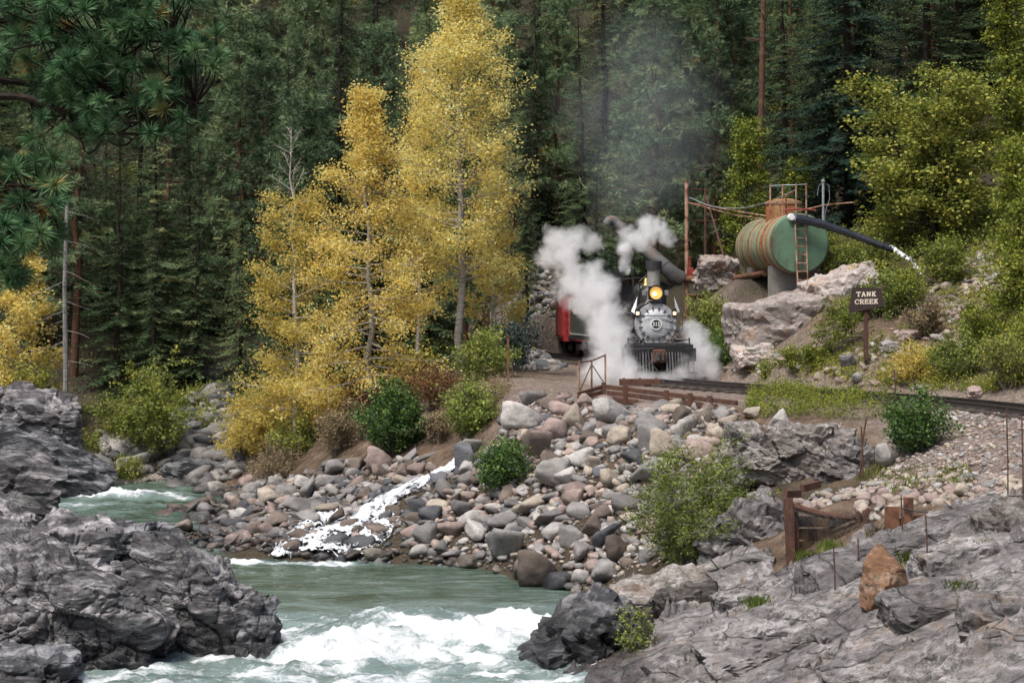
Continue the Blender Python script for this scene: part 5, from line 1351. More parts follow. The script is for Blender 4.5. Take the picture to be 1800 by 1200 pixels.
# ---- locomotive; front of the smokebox at the origin, rail top z = 0, train runs back along +y
LX, LY = 4.68, 60.0
loco = thing('steam_locomotive', 'black steam locomotive with grey smokebox front and lit headlight', 'locomotive', (LX, LY, RAILZ), R(1.0))
BC = 1.68                      # boiler centre height
smk = MB().lathe([(.70, .03), (.715, .06), (.715, 1.35), (.70, 1.4)], (0, 0, BC), 'y', 40).build('smokebox', M['black'], loco, True)
front = MB().lathe([(.69, .03), (.69, 0), (.675, -.02), (.47, -.03)], (0, 0, BC), 'y', 40).build('smokebox_front', M['graphite'], loco, True)
door = MB().lathe([(.485, -.02), (.485, -.045), (.46, -.06), (.30, -.10), (.16, -.12), (.0, -.125)], (0, 0, BC), 'y', 40).build('smokebox_door', M['graphite_light'], loco, True)
for k in range(16):
    a = 2 * math.pi * (k + .5) / 16
    c, s = math.cos(a), math.sin(a)
    if .25 < a < .25 and False: continue
    MB().bar((c * .44, -.065, BC + s * .44), (c * .56, -.055, BC + s * .56), .035, .04, (0, 1, 0)).lathe([(.024, -.09), (.024, -.03)], (c * .54, 0, BC + s * .54), 'y', 6).build('door_clamp', M['dark_steel'], door)
for k in range(20):
    a = 2 * math.pi * k / 20
    MB().lathe([(.014, -.035), (.014, 0)], (math.cos(a) * .64, 0, BC + math.sin(a) * .64), 'y', 6).build('bolt', M['dark_steel'], front)
MB().tube([(-.46, -.12, BC + .27), (-.44, -.16, BC + .28), (.42, -.16, BC + .28), (.44, -.12, BC + .27)], .016, 8).build('hand_rail', M['dark_steel'], loco, True)
MB().tube([(-.05, -.14, BC - .33), (.25, -.14, BC - .345)], .010, 6).build('door_handle', M['steel'], loco)
for z in (.12, -.12): MB().bar((.2, -.1, BC + z), (.66, -.07, BC + z), .05, .02, (0, 1, 0)).build('door_hinge', M['graphite'], loco)
npl = MB().lathe([(.165, -.12), (.165, -.15), (.0, -.152)], (0, 0, BC + .0), 'y', 32).build('number_plate', M['black_matte'], loco, True)
MB().lathe([(.182, -.12), (.182, -.158), (.15, -.160), (.148, -.14)], (0, 0, BC), 'y', 32).build('rim', M['white_paint'], npl, True)
dg = add('number', text_mesh('315', .185, M['white_paint'], .003, .003, .92), npl, (0, -.158, BC - .003), (R(90), 0, 0))
# boiler, domes, stack
MB().lathe([(.70, 1.4), (.74, 1.42), (.74, 4.6), (.82, 6.0), (.82, 7.2)], (0, 0, BC), 'y', 36).build('boiler', M['black'], loco, True)
for y in (1.42, 2.5, 3.6, 4.6): MB().lathe([(.752, y), (.752, y + .07)], (0, 0, BC), 'y', 36).build('boiler_band', M['dark_steel'], loco, True)
stk = MB().lathe([(.34, BC + .55), (.27, BC + .72), (.215, BC + .85), (.215, 3.42), (.23, 3.5)], (0, .72, 0), 'z', 28).build('smokestack', M['stack'], loco, True)
MB().lathe([(.235, 3.46), (.268, 3.47), (.268, 3.74), (.235, 3.75), (.215, 3.74), (.21, 3.5)], (0, .72, 0), 'z', 28).build('stack_cap', M['black_matte'], stk, True)
MB().lathe([(.36, BC + .6), (.36, BC + 1.02), (.30, BC + 1.18), (.17, BC + 1.27), (0, BC + 1.29)], (0, 2.4, 0), 'z', 24).build('sand_dome', M['black'], loco, True)
MB().lathe([(.40, BC + .6), (.40, BC + 1.08), (.33, BC + 1.25), (.18, BC + 1.34), (0, BC + 1.36)], (-.02, 4.5, 0), 'z', 24).build('steam_dome', M['black'], loco, True)
bl = MB().lathe([(.0, 3.22), (.06, 3.21), (.10, 3.12), (.13, 2.98), (.16, 2.93)], (0, 3.5, 0), 'z', 16).build('bell', M['brass'], loco, True)
MB().tube([(-.22, 3.5, 2.5), (-.22, 3.5, 3.1), (0, 3.5, 3.3), (.22, 3.5, 3.1), (.22, 3.5, 2.5)], .025, 6).build('yoke', M['black'], bl)
MB().lathe([(.045, 2.9), (.045, 3.35), (.07, 3.36), (.07, 3.55), (.02, 3.6)], (-.3, 5.2, 0), 'z', 12).build('whistle', M['black'], loco, True)
MB().lathe([(.17, -.5), (.17, .5)], (-.35, 3.0, BC + .62), 'y', 14).build('generator', M['black_matte'], loco, True)
# headlight
hl = MB().box((0, .1, 2.42), (.34, .42, .06)).box((0, .24, 2.70), (.42, .30, .44)).lathe([(.255, .12), (.262, -.10), (.245, -.13), (.21, -.12), (.205, -.03), (.20, .0)], (0, 0, 2.70), 'y', 28).build('headlight', M['black'], loco, True)
MB().lathe([(.205, -.06), (.12, -.045), (0, -.04)], (0, 0, 2.70), 'y', 24).build('lens', M['lamp_glow'], hl, True)
MB().lathe([(.07, -.075), (.05, -.10), (0, -.11)], (-.045, 0, 2.665), 'y', 12).build('bulb', M['lamp_hot'], hl, True)
for s in (-1, 1):
    MB().box((s * .36, .2, 2.7), (.13, .14, .16)).build('number_board', M['steel'], loco, bevel=.01)
    MB().tube([(s * .18, .15, 2.44), (s * .3, .4, BC + .62)], .018, 6).build('headlight_bracket', M['black'], loco)
    # class lamps and flags
    cl_ = MB().box((s * .60, -.02, BC + .36), (.17, .17, .19)).lathe([(.07, 0), (.07, .05), (.03, .09), (.0, .1)], (s * .60, -.02, BC + .455), 'z', 12).tube([(s * .6, -.02, BC + .27), (s * .6, .05, BC + .12)], .02, 6).build('class_lamp', M['black'], loco)
    MB().box((s * .60, -.112, BC + .355), (.105, .012, .11)).build('lens', M['class_glow'], cl_, bevel=.01)
    MB().tube([(s * .66, .02, BC + .30), (s * .60, -.0, BC + .92)], .010, 6).build('flag_staff', M['steel'], loco)
    fl = [(s * .615 + .0, -.01, BC + .88), (s * .625, -.01, BC + .84), (s * .64 + s * .10, .05, BC + .36), (s * .64 + .0, -.02, BC + .34), (s * .70, .06, BC + .52)]
    MB().raw([(s * .602, -.012, BC + .90), (s * .66, .0, BC + .32), (s * .79 if s > 0 else -.80, .10, BC + .42), (s * .66, .08, BC + .72), (s * .605, .006, BC + .90), (s * .663, .018, BC + .32), (s * .79 if s > 0 else -.80, .118, BC + .42), (s * .663, .098, BC + .72)], [(0, 1, 2, 3), (7, 6, 5, 4), (0, 4, 5, 1), (1, 5, 6, 2), (2, 6, 7, 3), (3, 7, 4, 0)]).build('flag', M['flag'], loco)
    # boiler braces, running boards, cylinders
    MB().tube([(s * .50, .05, BC - .48), (s * .62, -.35, BC - .85), (s * .64, -.72, .95)], .03, 6).build('front_brace', M['black'], loco)
    MB().box((s * .98, 3.6, 1.42), (.42, 5.6, .06)).build('running_board', M['black_matte'], loco)
    cyl = MB().lathe([(.29, -.25), (.31, -.2), (.31, .75), (.29, .8)], (s * .92, .35, .62), 'y', 20).box((s * .9, .63, 1.02), (.46, .8, .34)).build('cylinder', M['black'], loco, True)
    MB().lathe([(.2, -.30), (.2, -.24)], (s * .92, .35, .62), 'y', 16).build('cover', M['dark_steel'], cyl)
    for k, y in enumerate((1.6, 2.7, 3.8, 4.9)):
        w = MB().lathe([(.47, -.06), (.47, .06)], (s * .5, y, .47), 'x', 24).build('wheel', M['black_matte'], loco, True)
        MB().lathe([(.485, .0), (.50, -.07), (.46, -.075)], (s * .5 - .0 * s, y, .47), 'x', 24).build('tyre', M['dark_steel'], w)
    MB().bar((s * .62, 1.4, .42), (s * .62, 5.0, .42), .05, .1).build('side_rod', M['steel'], loco)
    MB().lathe([(.33, -.05), (.33, .05)], (s * .48, -.1, .33), 'x', 20).build('pilot_wheel', M['dark_steel'], loco, True)
    MB().tube([(s * .80, .3, BC + .36), (s * .80, 5.8, BC + .36)], .018, 6).build('boiler_rail', M['steel'], loco)
MB().lathe([(.15, 1.05), (.15, 1.9)], (-.92, 2.6, 0), 'z', 14).lathe([(.17, 1.45), (.17, 1.55)], (-.92, 2.6, 0), 'z', 14).build('air_pump', M['black'], loco, True)
MB().tube([(-.62, .2, BC + .2), (-.95, .6, BC - .05), (-1.0, 1.5, BC - .1), (-1.0, 2.4, BC - .1)], .03, 6).build('air_pipe', M['dark_steel'], loco)
MB().tube([(.62, -.05, BC - .05), (.86, -.05, BC + .0), (.86, -.05, BC + .42)], .012, 6).tube([(.62, -.05, BC - .22), (.86, -.05, BC - .22), (.86, -.05, BC + .42)], .012, 6).build('hand_hold', M['dark_steel'], loco)
for z in (-.5, -.62): MB().tube([(.58, .1, BC + z), (.95, .0, BC + z + .02)], .03, 6).build('valve_pipe', M['dark_steel'], loco)
# frame front, pilot beam, pilot
MB().box((0, .1, .80), (.9, 1.4, .5)).build('saddle', M['black'], loco, bevel=.03)
deck = MB().box((0, -.55, 1.06), (1.9, .75, .04)).build('pilot_deck', M['black_matte'], loco)
MB().box((0, -.98, .92), (2.2, .18, .26)).build('pilot_beam', M['black'], loco, bevel=.015)
MB().tube([(-.98, -1.0, 1.05), (-.98, -1.0, 1.2), (.98, -1.0, 1.2), (.98, -1.0, 1.05)], .018, 6).build('beam_rail', M['dark_steel'], loco)
for x in (-.98, -.5, .5, .98): MB().lathe([(.05, 1.04), (.05, 1.08), (.025, 1.1), (.025, 1.22), (.045, 1.24), (.0, 1.27)], (x, -1.0, 0), 'z', 10).build('stanchion', M['dark_steel'], loco, True)
for k in range(18):
    x = -.80 + 1.6 * k / 17
    if abs(x) < .16: continue
    yb = -1.55 + .42 * abs(x)
    MB().bar((x, -1.06, .80), (x * 1.0, yb, .12), .045, .05, (1, 0, 0)).build('pilot_slat', M['dark_steel' if k in (11, 13, 15, 16, 3) else 'black'], loco)
MB().raw([(-.86, -1.02, .10), (0, -1.62, .10), (.86, -1.02, .10), (.86, -.9, .10), (0, -1.48, .10), (-.86, -.9, .10), (-.86, -1.02, .2), (0, -1.62, .2), (.86, -1.02, .2), (.86, -.9, .2), (0, -1.48, .2), (-.86, -.9, .2)],
         [(0, 1, 4, 5), (1, 2, 3, 4), (11, 10, 7, 6), (10, 9, 8, 7), (0, 6, 7, 1), (1, 7, 8, 2), (2, 8, 9, 3), (3, 9, 10, 4), (4, 10, 11, 5), (5, 11, 6, 0)]).build('pilot_toe', M['black'], loco)
cpl = MB().box((0, -1.2, .68), (.40, .36, .42)).build('coupler', M['rust_dark'], loco, bevel=.03)
MB().box((-.07, -1.42, .66), (.13, .18, .26)).box((.10, -1.40, .66), (.09, .14, .24)).build('knuckle', M['dark_steel'], cpl, bevel=.02)
MB().tube([(-.35, -1.1, .85), (-.33, -1.25, .55), (-.15, -1.35, .3), (-.05, -1.35, .2)], .03, 8).build('air_hose', M['black_matte'], loco, True)
MB().tube([(-1.05, -1.12, .9), (-.2, -1.14, .93), (-.2, -1.2, .8)], .014, 6).build('cut_lever', M['dark_steel'], loco)
for s in (-1, 1):
    MB().box((s * 1.02, -1.0, .72), (.34, .22, .42)).build('step_block', M['black'], loco, bevel=.01)
    stp = MB().bar((s * .95, -1.02, .55), (s * .95, -1.05, .14), .04, .05, (1, 0, 0)).bar((s * 1.12, -1.02, .55), (s * 1.12, -1.05, .14), .04, .05, (1, 0, 0)).build('step_hanger', M['black_matte'], loco)
    MB().box((s * 1.04, -1.06, .15), (.36, .22, .03)).build('step', M['dark_steel'], stp)
# cab
cab = MB().box((0, 7.2, 2.05), (2.1, .06, 1.9)).box((-1.05, 8.1, 1.75), (.06, 1.8, 1.3)).box((1.05, 8.1, 1.75), (.06, 1.8, 1.3)).box((-1.05, 7.35, 2.7), (.06, .3, .6)).box((1.05, 7.35, 2.7), (.06, .3, .6)).box((-1.05, 8.85, 2.7), (.06, .3, .6)).box((1.05, 8.85, 2.7), (.06, .3, .6)).box((0, 9.0, 1.5), (2.1, .06, .9)).build('cab', M['black'], loco)
rf = []
for k in range(9):
    a = -1 + 2 * k / 8; rf.append((a * 1.24, 3.28 - .26 * a * a))
poly = rf + [(x, z - .05) for x, z in reversed(rf)]
roof = MB().prism(poly, 6.85, 9.4).build('cab_roof', M['black_matte'], loco)
MB().prism([(-.98, 3.16), (-.98, 3.52), (-.40, 3.56), (-.40, 3.2)], 7.9, 8.7).build('roof_vent', M['galv'] if False else M['black'], roof)
for s in (-.72, .72): MB().box((s, 7.16, 2.55), (.42, .02, .5)).build('cab_window', M['black_pipe'], loco)
# tender
tx, ty, tr = 3.98, 73.4, R(9)
ten = thing('tender', 'dark green tender lettered along its side behind the locomotive', 'tender', (tx, ty, RAILZ), tr)
MB().box((0, 0, 1.72), (2.3, 5.4, 1.5)).build('tank', M['tender_green'], ten, bevel=.03)
MB().box((0, 0, .9), (2.36, 6.0, .14)).build('frame', M['black'], ten)
MB().box((0, -.3, 2.55), (2.1, 3.6, .3)).build('coal_boards', M['black_matte'], ten)
add('lettering', text_mesh('RIO GRANDE', .34, M['cream'], .003, .004, 1.7), ten, (-1.162, .4, 1.95), (R(90), 0, R(-90)))
MB().box((-1.16, .0, 1.05), (.03, 5.4, .06)).build('beading', M['graphite'], ten)
for s in (-1, 1):
    for y in (-1.9, 1.9):
        b = MB().box((s * .85, y, .5), (.14, 1.5, .22)).build('truck_frame', M['black'], ten)
        for dy in (-.55, .55): MB().lathe([(.36, -.05), (.36, .05)], (s * .55, y + dy, .36), 'x', 20).build('wheel', M['dark_steel'], b)
    MB().tube([(s * 1.2, 2.55, 1.1), (s * 1.25, 2.55, 1.1), (s * 1.25, 2.55, 2.3), (s * 1.2, 2.55, 2.3)], .016, 6).build('grab_iron', M['steel'], ten)
MB().box((-1.15, -2.75, .62), (.35, .5, .04)).build('step', M['dark_steel'], ten)
# red car behind
car = thing('red_railway_car', 'red wooden railway car following the tender', 'railway car', (3.28, 82.0, RAILZ), R(.5))
bd = MB().box((0, .0, 1.9), (2.4, 8.6, 2.1)).build('body', M['red_paint'], car, bevel=.02)
for k in range(12): MB().box((-1.1 + .2 * k, -4.32, 1.9), (.18, .03, 2.06)).build('board', M['red_paint'], bd, bevel=.008)
MB().prism([(-1.28, 2.95), (-.6, 3.22), (.6, 3.22), (1.28, 2.95), (1.28, 2.9), (-1.28, 2.9)], -4.5, 4.5).build('roof', M['black_matte'], car)
MB().box((0, 0, .78), (2.3, 8.7, .18)).build('sill', M['red_paint'], car)
for y in (-3, 3):
    for s in (-1, 1):
        b = MB().box((s * .8, y, .42), (.12, 1.4, .2)).build('truck_frame', M['black'], car)
        for dy in (-.5, .5): MB().lathe([(.34, -.05), (.34, .05)], (s * .5, y + dy, .34), 'x', 18).build('wheel', M['dark_steel'], b)
MB().box((0, -4.55, .62), (.26, .6, .26)).box((-.06, -4.9, .62), (.2, .22, .3)).build('coupler', M['graphite'], car, bevel=.03)
for z in (1.3, 1.6, 1.9, 2.2, 2.5): MB().tube([(-1.1, -4.36, z), (-1.1, -4.42, z), (-.72, -4.42, z), (-.72, -4.36, z)], .014, 6).build('grab_iron', M['red_rust'], car)
MB().lathe([(.2, -.02), (.2, .02)], (-.8, -4.42, .98), 'y', 14).build('brake_wheel', M['red_rust'], car)

# ---- water tank
tA = P(1405, 428, 60.6); tB = np.array([tA[0] - .57, 65.4, tA[2]])
ang = math.atan2(-(tB[0] - tA[0]), tB[1] - tA[1]); TL = float(np.linalg.norm(tB - tA))
def tank_mat():
    m, nt, b = mat_new('tank_green'); L = nt.links
    tc = N(nt, 'ShaderNodeTexCoord'); co = tc.outputs['Object']; sp = N(nt, 'ShaderNodeSeparateXYZ'); L.new(co, sp.inputs[0])
    g = ramp(nt, noise_n(nt, co, 2.5, 6, .6), [(.35, (.15, .22, .145)), (.6, (.25, .32, .21))])
    st = noise_n(nt, mapping(nt, co, (.5, 5.5, .35)), 1.0, 8, .65, .5)
    band = None
    for y, w in ((.55, .10), (1.15, .28), (1.75, .12), (2.9, .14), (4.4, .12)):
        t = math_(nt, 'SUBTRACT', 1.0, math_(nt, 'DIVIDE', math_(nt, 'ABSOLUTE', math_(nt, 'SUBTRACT', sp.outputs[1], y)), w), clamp=True)
        band = t if band is None else math_(nt, 'MAXIMUM', band, t)
    v = math_(nt, 'ADD', math_(nt, 'MULTIPLY', band, .46), math_(nt, 'ADD', st, .055))
    msk = ramp(nt, v, [(.53, (0, 0, 0)), (.66, (1, 1, 1))])
    rc = ramp(nt, noise_n(nt, co, 9, 6, .65), [(.35, (.10, .035, .015)), (.52, (.30, .11, .035)), (.68, (.42, .24, .12))])
    pale = mixc(nt, ramp(nt, noise_n(nt, mapping(nt, co, (.6, 3, .5)), 1.6, 5), [(.45, (0, 0, 0)), (.62, (.75, .75, .75))]), g, (.30, .30, .20))
    L.new(mixc(nt, msk, pale, rc), b.inputs['Base Color']); b.inputs['Roughness'].default_value = .7
    return m
M['tank'] = tank_mat()
M['tank_end'] = plain('tank_end_green', (.095, .175, .112), .7, 0, .25, 2, rust=(.10, .055, .035), rust_amt=.41, streak=True)
M['dome_rust'] = plain('dome_rust', (.26, .21, .10), .8, 0, .3, 3, rust=(.33, .12, .04), rust_amt=.52, streak=True)
tank = thing('water_tank', 'green riveted cylindrical water tank streaked with rust', 'water tank', (tA[0], tA[1], tA[2]), ang)
MB().lathe([(.985, .02), (1.0, .06), (1.0, TL - .1), (.97, TL), (.6, TL + .15), (0, TL + .2)], axis='y', n=48).build('shell', M['tank'], tank, True)
ep = MB().lathe([(1.0, .06), (.985, .0), (.95, -.035), (.5, -.06), (0, -.065)], axis='y', n=48).build('end_plate', M['tank_end'], tank, True)
for y in (.04, 1.15, 2.9, 4.3): MB().lathe([(1.004, y), (1.014, y + .01), (1.014, y + .09), (1.004, y + .1)], axis='y', n=48).build('seam_band', M['tank'], tank, True)
dm = MB().lathe([(.60, .75), (.60, 1.42), (.57, 1.48), (.3, 1.56), (0, 1.58)], (-.02, 1.9, 0), 'z', 28).build('dome', M['dome_rust'], tank, True)
MB().lathe([(.615, 1.36), (.625, 1.37), (.625, 1.45), (.615, 1.46)], (-.02, 1.9, 0), 'z', 28).build('dome_rim', M['rust_pale'], dm, True)
MB().tube([(.72 * math.sin(t), -.02 + .25 * math.cos(t) * 0, 1.03 + .10 * math.cos(t * 1.2)) for t in np.linspace(-.8, .9, 9)], .035, 6).build('walkway_edge', M['red_rust'], tank)
for x, y in ((-.36, 1.2), (-.02, .9), (.36, .6), (.62, .3)): 
    MB().tube([(x - .3, y, .92), (x - .3, y, 2.0)], .03, 6).build('rail_post', M['rust_pale'], tank)
MB().tube([(-.66, 1.2, 1.96), (-.32, .9, 1.97), (.06, .6, 1.96), (.32, .3, 1.97)], .012, 5).build('rail_cable', M['galv'], tank)
MB().tube([(-.1, 1.3, 1.0), (-.1, 1.3, 1.6), (-.0, 1.3, 1.72), (.15, 1.3, 1.7)], .03, 6).build('vent_pipe', M['rust'], tank)
lad = MB().tube([(-.17, -.12, .62), (-.17, -.45, -1.52)], .026, 6).build('ladder', M['rust_pale'], tank)
MB().tube([(.17, -.12, .95), (.17, -.45, -1.52)], .026, 6).build('side_rail', M['rust_pale'], lad)
for k in range(7):
    f = .08 + .9 * k / 7; z = .62 - 2.14 * f; y = -.12 - .33 * f
    MB().tube([(-.17, y, z), (.17, y, z)], .018, 5).build('rung', M['rust_pale'], lad)
MB().lathe([(.10, -.16), (.12, -.10), (.12, 0), (.0, .02)], (-.30, -.03, .86), 'y', 14).build('float_gauge', M['white_paint'], tank, True)
MB().box((.02, -.08, .78), (.5, .06, .34)).build('outlet_patch', M['dark_steel'], tank, bevel=.02)
for y, w in ((.9, 1.5), (3.8, 1.4)):
    z0 = -2.2
    MB().prism([(-.75, z0), (.75, z0), (.75, -.72), (.55, -.80), (0, -.99), (-.55, -.80), (-.75, -.72)], y - .28, y + .28).build('saddle', M['concrete'], tank)
# galvanised mast beside the tank
ms = thing('mast_pipe', 'thin galvanised pipe mast right of the tank', 'mast', P(1447, 500, 62.5))
MB().tube([(0, 0, -.6), (0, 0, 3.5)], .045, 8).build('pole', M['galv'], ms, True)
MB().lathe([(.07, 3.46), (.08, 3.52), (0, 3.58)], n=10).build('cap', M['galv'], ms, True)
MB().tube([(0, 0, 3.45), (.2, 0, 3.35), (.22, 0, 2.9), (.08, 0, 2.5), (0.05, 0, 2.2)], .010, 5).tube([(0, 0, 3.45), (-.15, 0, 3.35), (-.2, 0, 3.0)], .010, 5).build('wire_loop', M['galv'], ms)
op = thing('overflow_pipe', 'glossy black overflow pipe running from the tank down to the rocks', 'pipe', (0, 0, 0))
pp = cspline([P(1398, 384, 60.2), P(1440, 393, 60.2), P(1500, 413, 60.1), P(1545, 430, 59.9), P(1572, 440, 59.8)], 5)
MB().tube(pp, np.linspace(.15, .10, len(pp)), 16).build('pipe', M['black_pipe'], op, True)
for a in (5, 11, 16): MB().tube([pp[a] - (pp[a + 1] - pp[a]) * .12, pp[a] + (pp[a + 1] - pp[a]) * .12], .16, 16).build('collar', M['black_pipe'], op, True)

# ---- water column: rusty mast, feed pipe, swinging spout
d = 67.0
sb = P(1207, 600, d); sb[2] = H1(sb[0], d) - .05
def loc(px, py, dd=d): return P(px, py, dd) - sb
col_ = thing('water_column', 'rusty water column with grey spout swung out over the train', 'water column', sb)
MB().tube([(0, 0, 0), loc(1207, 318)], .07, 8).build('mast', M['rust_pale'], col_, True)
MB().tube([loc(1240, 330, 68.5), loc(1241, 345, 68.5), loc(1284, 490, 66.5)], .04, 6).build('strut', M['rust_dark'], col_)
MB().tube([loc(1240, 330, 68.5), loc(1240, 560, 68.5)], .05, 6).build('rear_post', M['rust_dark'], col_)
for y in (332, 387): MB().tube([loc(1207, y), loc(1258 if y > 350 else 1240, y + 2, 68)], .03, 6).build('cross_bar', M['rust_dark'], col_)
for y, x1 in ((519, 1262), (523, 1290)): MB().tube([loc(1207, y), loc(x1, y + 2, 66.4)], .05, 6).build('lower_bar', M['rust'], col_)
MB().tube([loc(1196, 491), loc(1287, 490, 66.4)], .125, 12).build('feed_pipe', M['rust'], col_, True)
MB().tube([loc(1287, 490, 66.4), P(1345, 480, 62.5) - sb], .11, 10).build('supply_pipe', M['rust'], col_, True)
MB().box(loc(1213, 481), (.24, .24, .42)).lathe([(.05, .0), (.05, .45), (.09, .46), (.09, .5)], tuple(loc(1213, 476)), n=10).lathe([(.15, -.14), (.15, .14)], tuple(loc(1222, 481)), 'x', 12).build('valve', M['red_rust'], col_, bevel=.015)
sp_ = cspline([loc(1200, 491), loc(1185, 483, 67), loc(1150, 452, 67.4), loc(1112, 418, 68), loc(1095, 402, 68.3), loc(1084, 392, 68.4)], 4)
rs = np.interp(np.linspace(0, 1, len(sp_)), [0, .1, .35, .8, 1], [.26, .29, .26, .20, .175])
spt = MB().tube(sp_, rs, 18, caps=False).build('spout', M['pipe_grey'], col_, True)
el_ = cspline([loc(1085, 393, 68.4), loc(1078, 387.5, 68.4), loc(1071, 388, 68.4), loc(1066, 395, 68.4)], 4)
MB().tube(el_, .175, 16, caps=False).tube(el_, .15, 16, caps=True).build('nozzle', M['pipe_grey'], spt, True)
for a in (6, 12, 16): MB().tube([sp_[a] - (sp_[a + 1] - sp_[a]) * .1, sp_[a] + (sp_[a + 1] - sp_[a]) * .1], float(rs[a]) + .02, 18).build('seam_ring', M['pipe_grey'], spt, True)
MB().tube([loc(1207, 356), P(1300, 372, 65) - sb, P(1372, 384, 61.8) - sb], .028, 6).tube([loc(1207, 356), P(1290, 378, 65) - sb, P(1345, 385, 62.5) - sb], .022, 6).build('tie_rod', M['rust_pale'], col_)
cab_pts = cspline([loc(1212, 347), P(1250, 362, 66) - sb, P(1300, 366, 64.5) - sb, P(1350, 355, 63) - sb, P(1400, 333, 62) - sb], 5)
MB().tube(cab_pts, .016, 5).build('cable', M['galv'], col_)
MB().tube([P(1402, 372, 62) - sb, P(1447, 361, 62.5) - sb, P(1500, 356, 63) - sb], .03, 5).build('rear_rod', M['rust_pale'], col_)

# ---- sign
sg = hit(1522, 622, 40); sg = P(1522, 620, 53.4)
sgn = thing('station_sign', 'brown board lettered TANK CREEK on a wooden post', 'sign', (sg[0], sg[1], sg[2]), R(-6))
MB().box((0, 0, .62), (.13, .12, 1.7)).build('post', M['post_brown'], sgn, bevel=.012)
brd = MB().prism([(-.50, 1.14), (.52, 1.36), (.42, 1.88), (-.40, 1.90)], -.11, -.065).build('board', M['sign_brown'], sgn)
GLY = {
 'T': [((0, 1), (1, 1)), ((.5, 0), (.5, 1)), ((.28, 0), (.72, 0)), ((.03, .75), (.03, 1)), ((.97, .75), (.97, 1))],
 'A': [((.12, 0), (.5, 1)), ((.88, 0), (.5, 1)), ((.3, .32), (.7, .32)), ((-.04, 0), (.32, 0)), ((.68, 0), (1.04, 0)), ((.28, 1), (.55, 1))],
 'N': [((.17, 0), (.17, 1)), ((.17, 1), (.83, 0)), ((.83, 0), (.83, 1)), ((0, 0), (.36, 0)), ((0, 1), (.22, 1)), ((.64, 1), (1, 1))],
 'K': [((.2, 0), (.2, 1)), ((.2, .42), (.82, 1)), ((.42, .6), (.84, 0)), ((0, 0), (.4, 0)), ((0, 1), (.4, 1)), ((.62, 1), (1, 1)), ((.62, 0), (1.02, 0))],
 'C': [((.95, .78), (.7, 1)), ((.7, 1), (.32, 1)), ((.32, 1), (.08, .74)), ((.08, .74), (.08, .26)), ((.08, .26), (.32, 0)), ((.32, 0), (.72, 0)), ((.72, 0), (.96, .22)), ((.93, .66), (.93, 1))],
 'R': [((.2, 0), (.2, 1)), ((0, 1), (.7, 1)), ((.7, 1), (.88, .84)), ((.88, .84), (.88, .64)), ((.88, .64), (.7, .5)), ((.2, .5), (.7, .5)), ((.55, .5), (.88, 0)), ((0, 0), (.4, 0)), ((.72, 0), (1.04, 0))],
 'E': [((.2, 0), (.2, 1)), ((0, 1), (.92, 1)), ((0, 0), (.95, 0)), ((.2, .52), (.66, .52)), ((.92, .72), (.92, 1)), ((.95, 0), (.95, .28)), ((.66, .38), (.66, .66))]}
def word(txt, xc, zc, w, h, gap, slope):
    tot = len(txt) * w + (len(txt) - 1) * gap; x = xc - tot / 2
    for ch in txt:
        mb = MB()
        for k, (a, b) in enumerate(GLY[ch]):
            A = (x + a[0] * w, -.113 - .0006 * k, zc + (a[1] - .5) * h + slope * (x + a[0] * w - xc)); B = (x + b[0] * w, -.113 - .0006 * k, zc + (b[1] - .5) * h + slope * (x + b[0] * w - xc))
            t = .034 if abs(a[0] - b[0]) < .01 or (abs(a[1] - b[1]) > .4) else .022
            mb.bar(A, B, t, .006, (0, -1, 0))
        mb.build('letter', M['cream'], brd)
        x += w + gap
word('TANK', .0, 1.70, .115, .125, .03, .02)
word('CREEK', .01, 1.485, .11, .125, .026, .03)

# ---- retaining beams below the track, handrail, posts
pA, pB, pC = P(1016, 688, 53.4), P(1064, 674, 54.2), P(1296, 703, 48.4)
rw = thing('retaining_wall', 'rusty brown horizontal-beam retaining wall at the top of the riprap', 'retaining wall', (0, 0, 0))
rg = np.random.default_rng(8)
for k in range(4):
    dz = np.array([0, 0, -.075 - .175 * k])
    e = pB + (pC - pB) * (1.0, .86, .74, .64)[k]
    s_ = pB + (pC - pB) * (0, .02, .03, .05)[k]
    n3 = 3
    for j in range(n3):
        a = s_ + (e - s_) * (j / n3 + .003); b = s_ + (e - s_) * ((j + 1) / n3 - .003)
        MB().bar(a + dz + (0, 0, rg.normal() * .008), b + dz + (0, 0, rg.normal() * .008), .09, .125).build('beam', M['rust_dark'], rw, bevel=.008)
for k in range(2): MB().bar(pA + (0, 0, -.07 - .12 * k), pB + (0, 0, -.07 - .16 * k), .08, .11).build('beam', M['rust_dark'], rw, bevel=.008)
for f in (.0, .18, .50, .68, .82): 
    q = pB + (pC - pB) * f
    MB().box((q[0] - .05, q[1] - .10, q[2] - .36), (.14, .10, .80)).build('post', M['rust_dark'], rw, bevel=.01)
hr = thing('hand_railing', 'rusty pipe handrail with crossed braces beside the bridge end', 'railing', (0, 0, 0))
h1, h2, h3 = P(1018, 690, 53.6), P(1040, 686, 54), P(1064, 676, 54.3)
for b_, top in ((h1, 634), (h2, 632), (h3, 622)):
    MB().tube([b_ - (0, 0, .25), P(900 + b_[0] / b_[1] * FPX, top, b_[1])], .033, 6).build('post', M['rust_pale'], hr)
tps = [P(900 + b_[0] / b_[1] * FPX, t, b_[1]) for b_, t in ((h1, 637), (h2, 634), (h3, 624))]
MB().tube(tps, .024, 6).build('top_rail', M['rust_dark'], hr)
for a, b_ in ((tps[1], h1), (tps[1], h3)): MB().tube([a - (0, 0, .1), b_], .016, 5).build('brace', M['rust_dark'], hr)
pst = thing('rusty_post', 'lone rusty post with a cap at the edge of the gravel shelf', 'post', P(893, 664, 57.5))
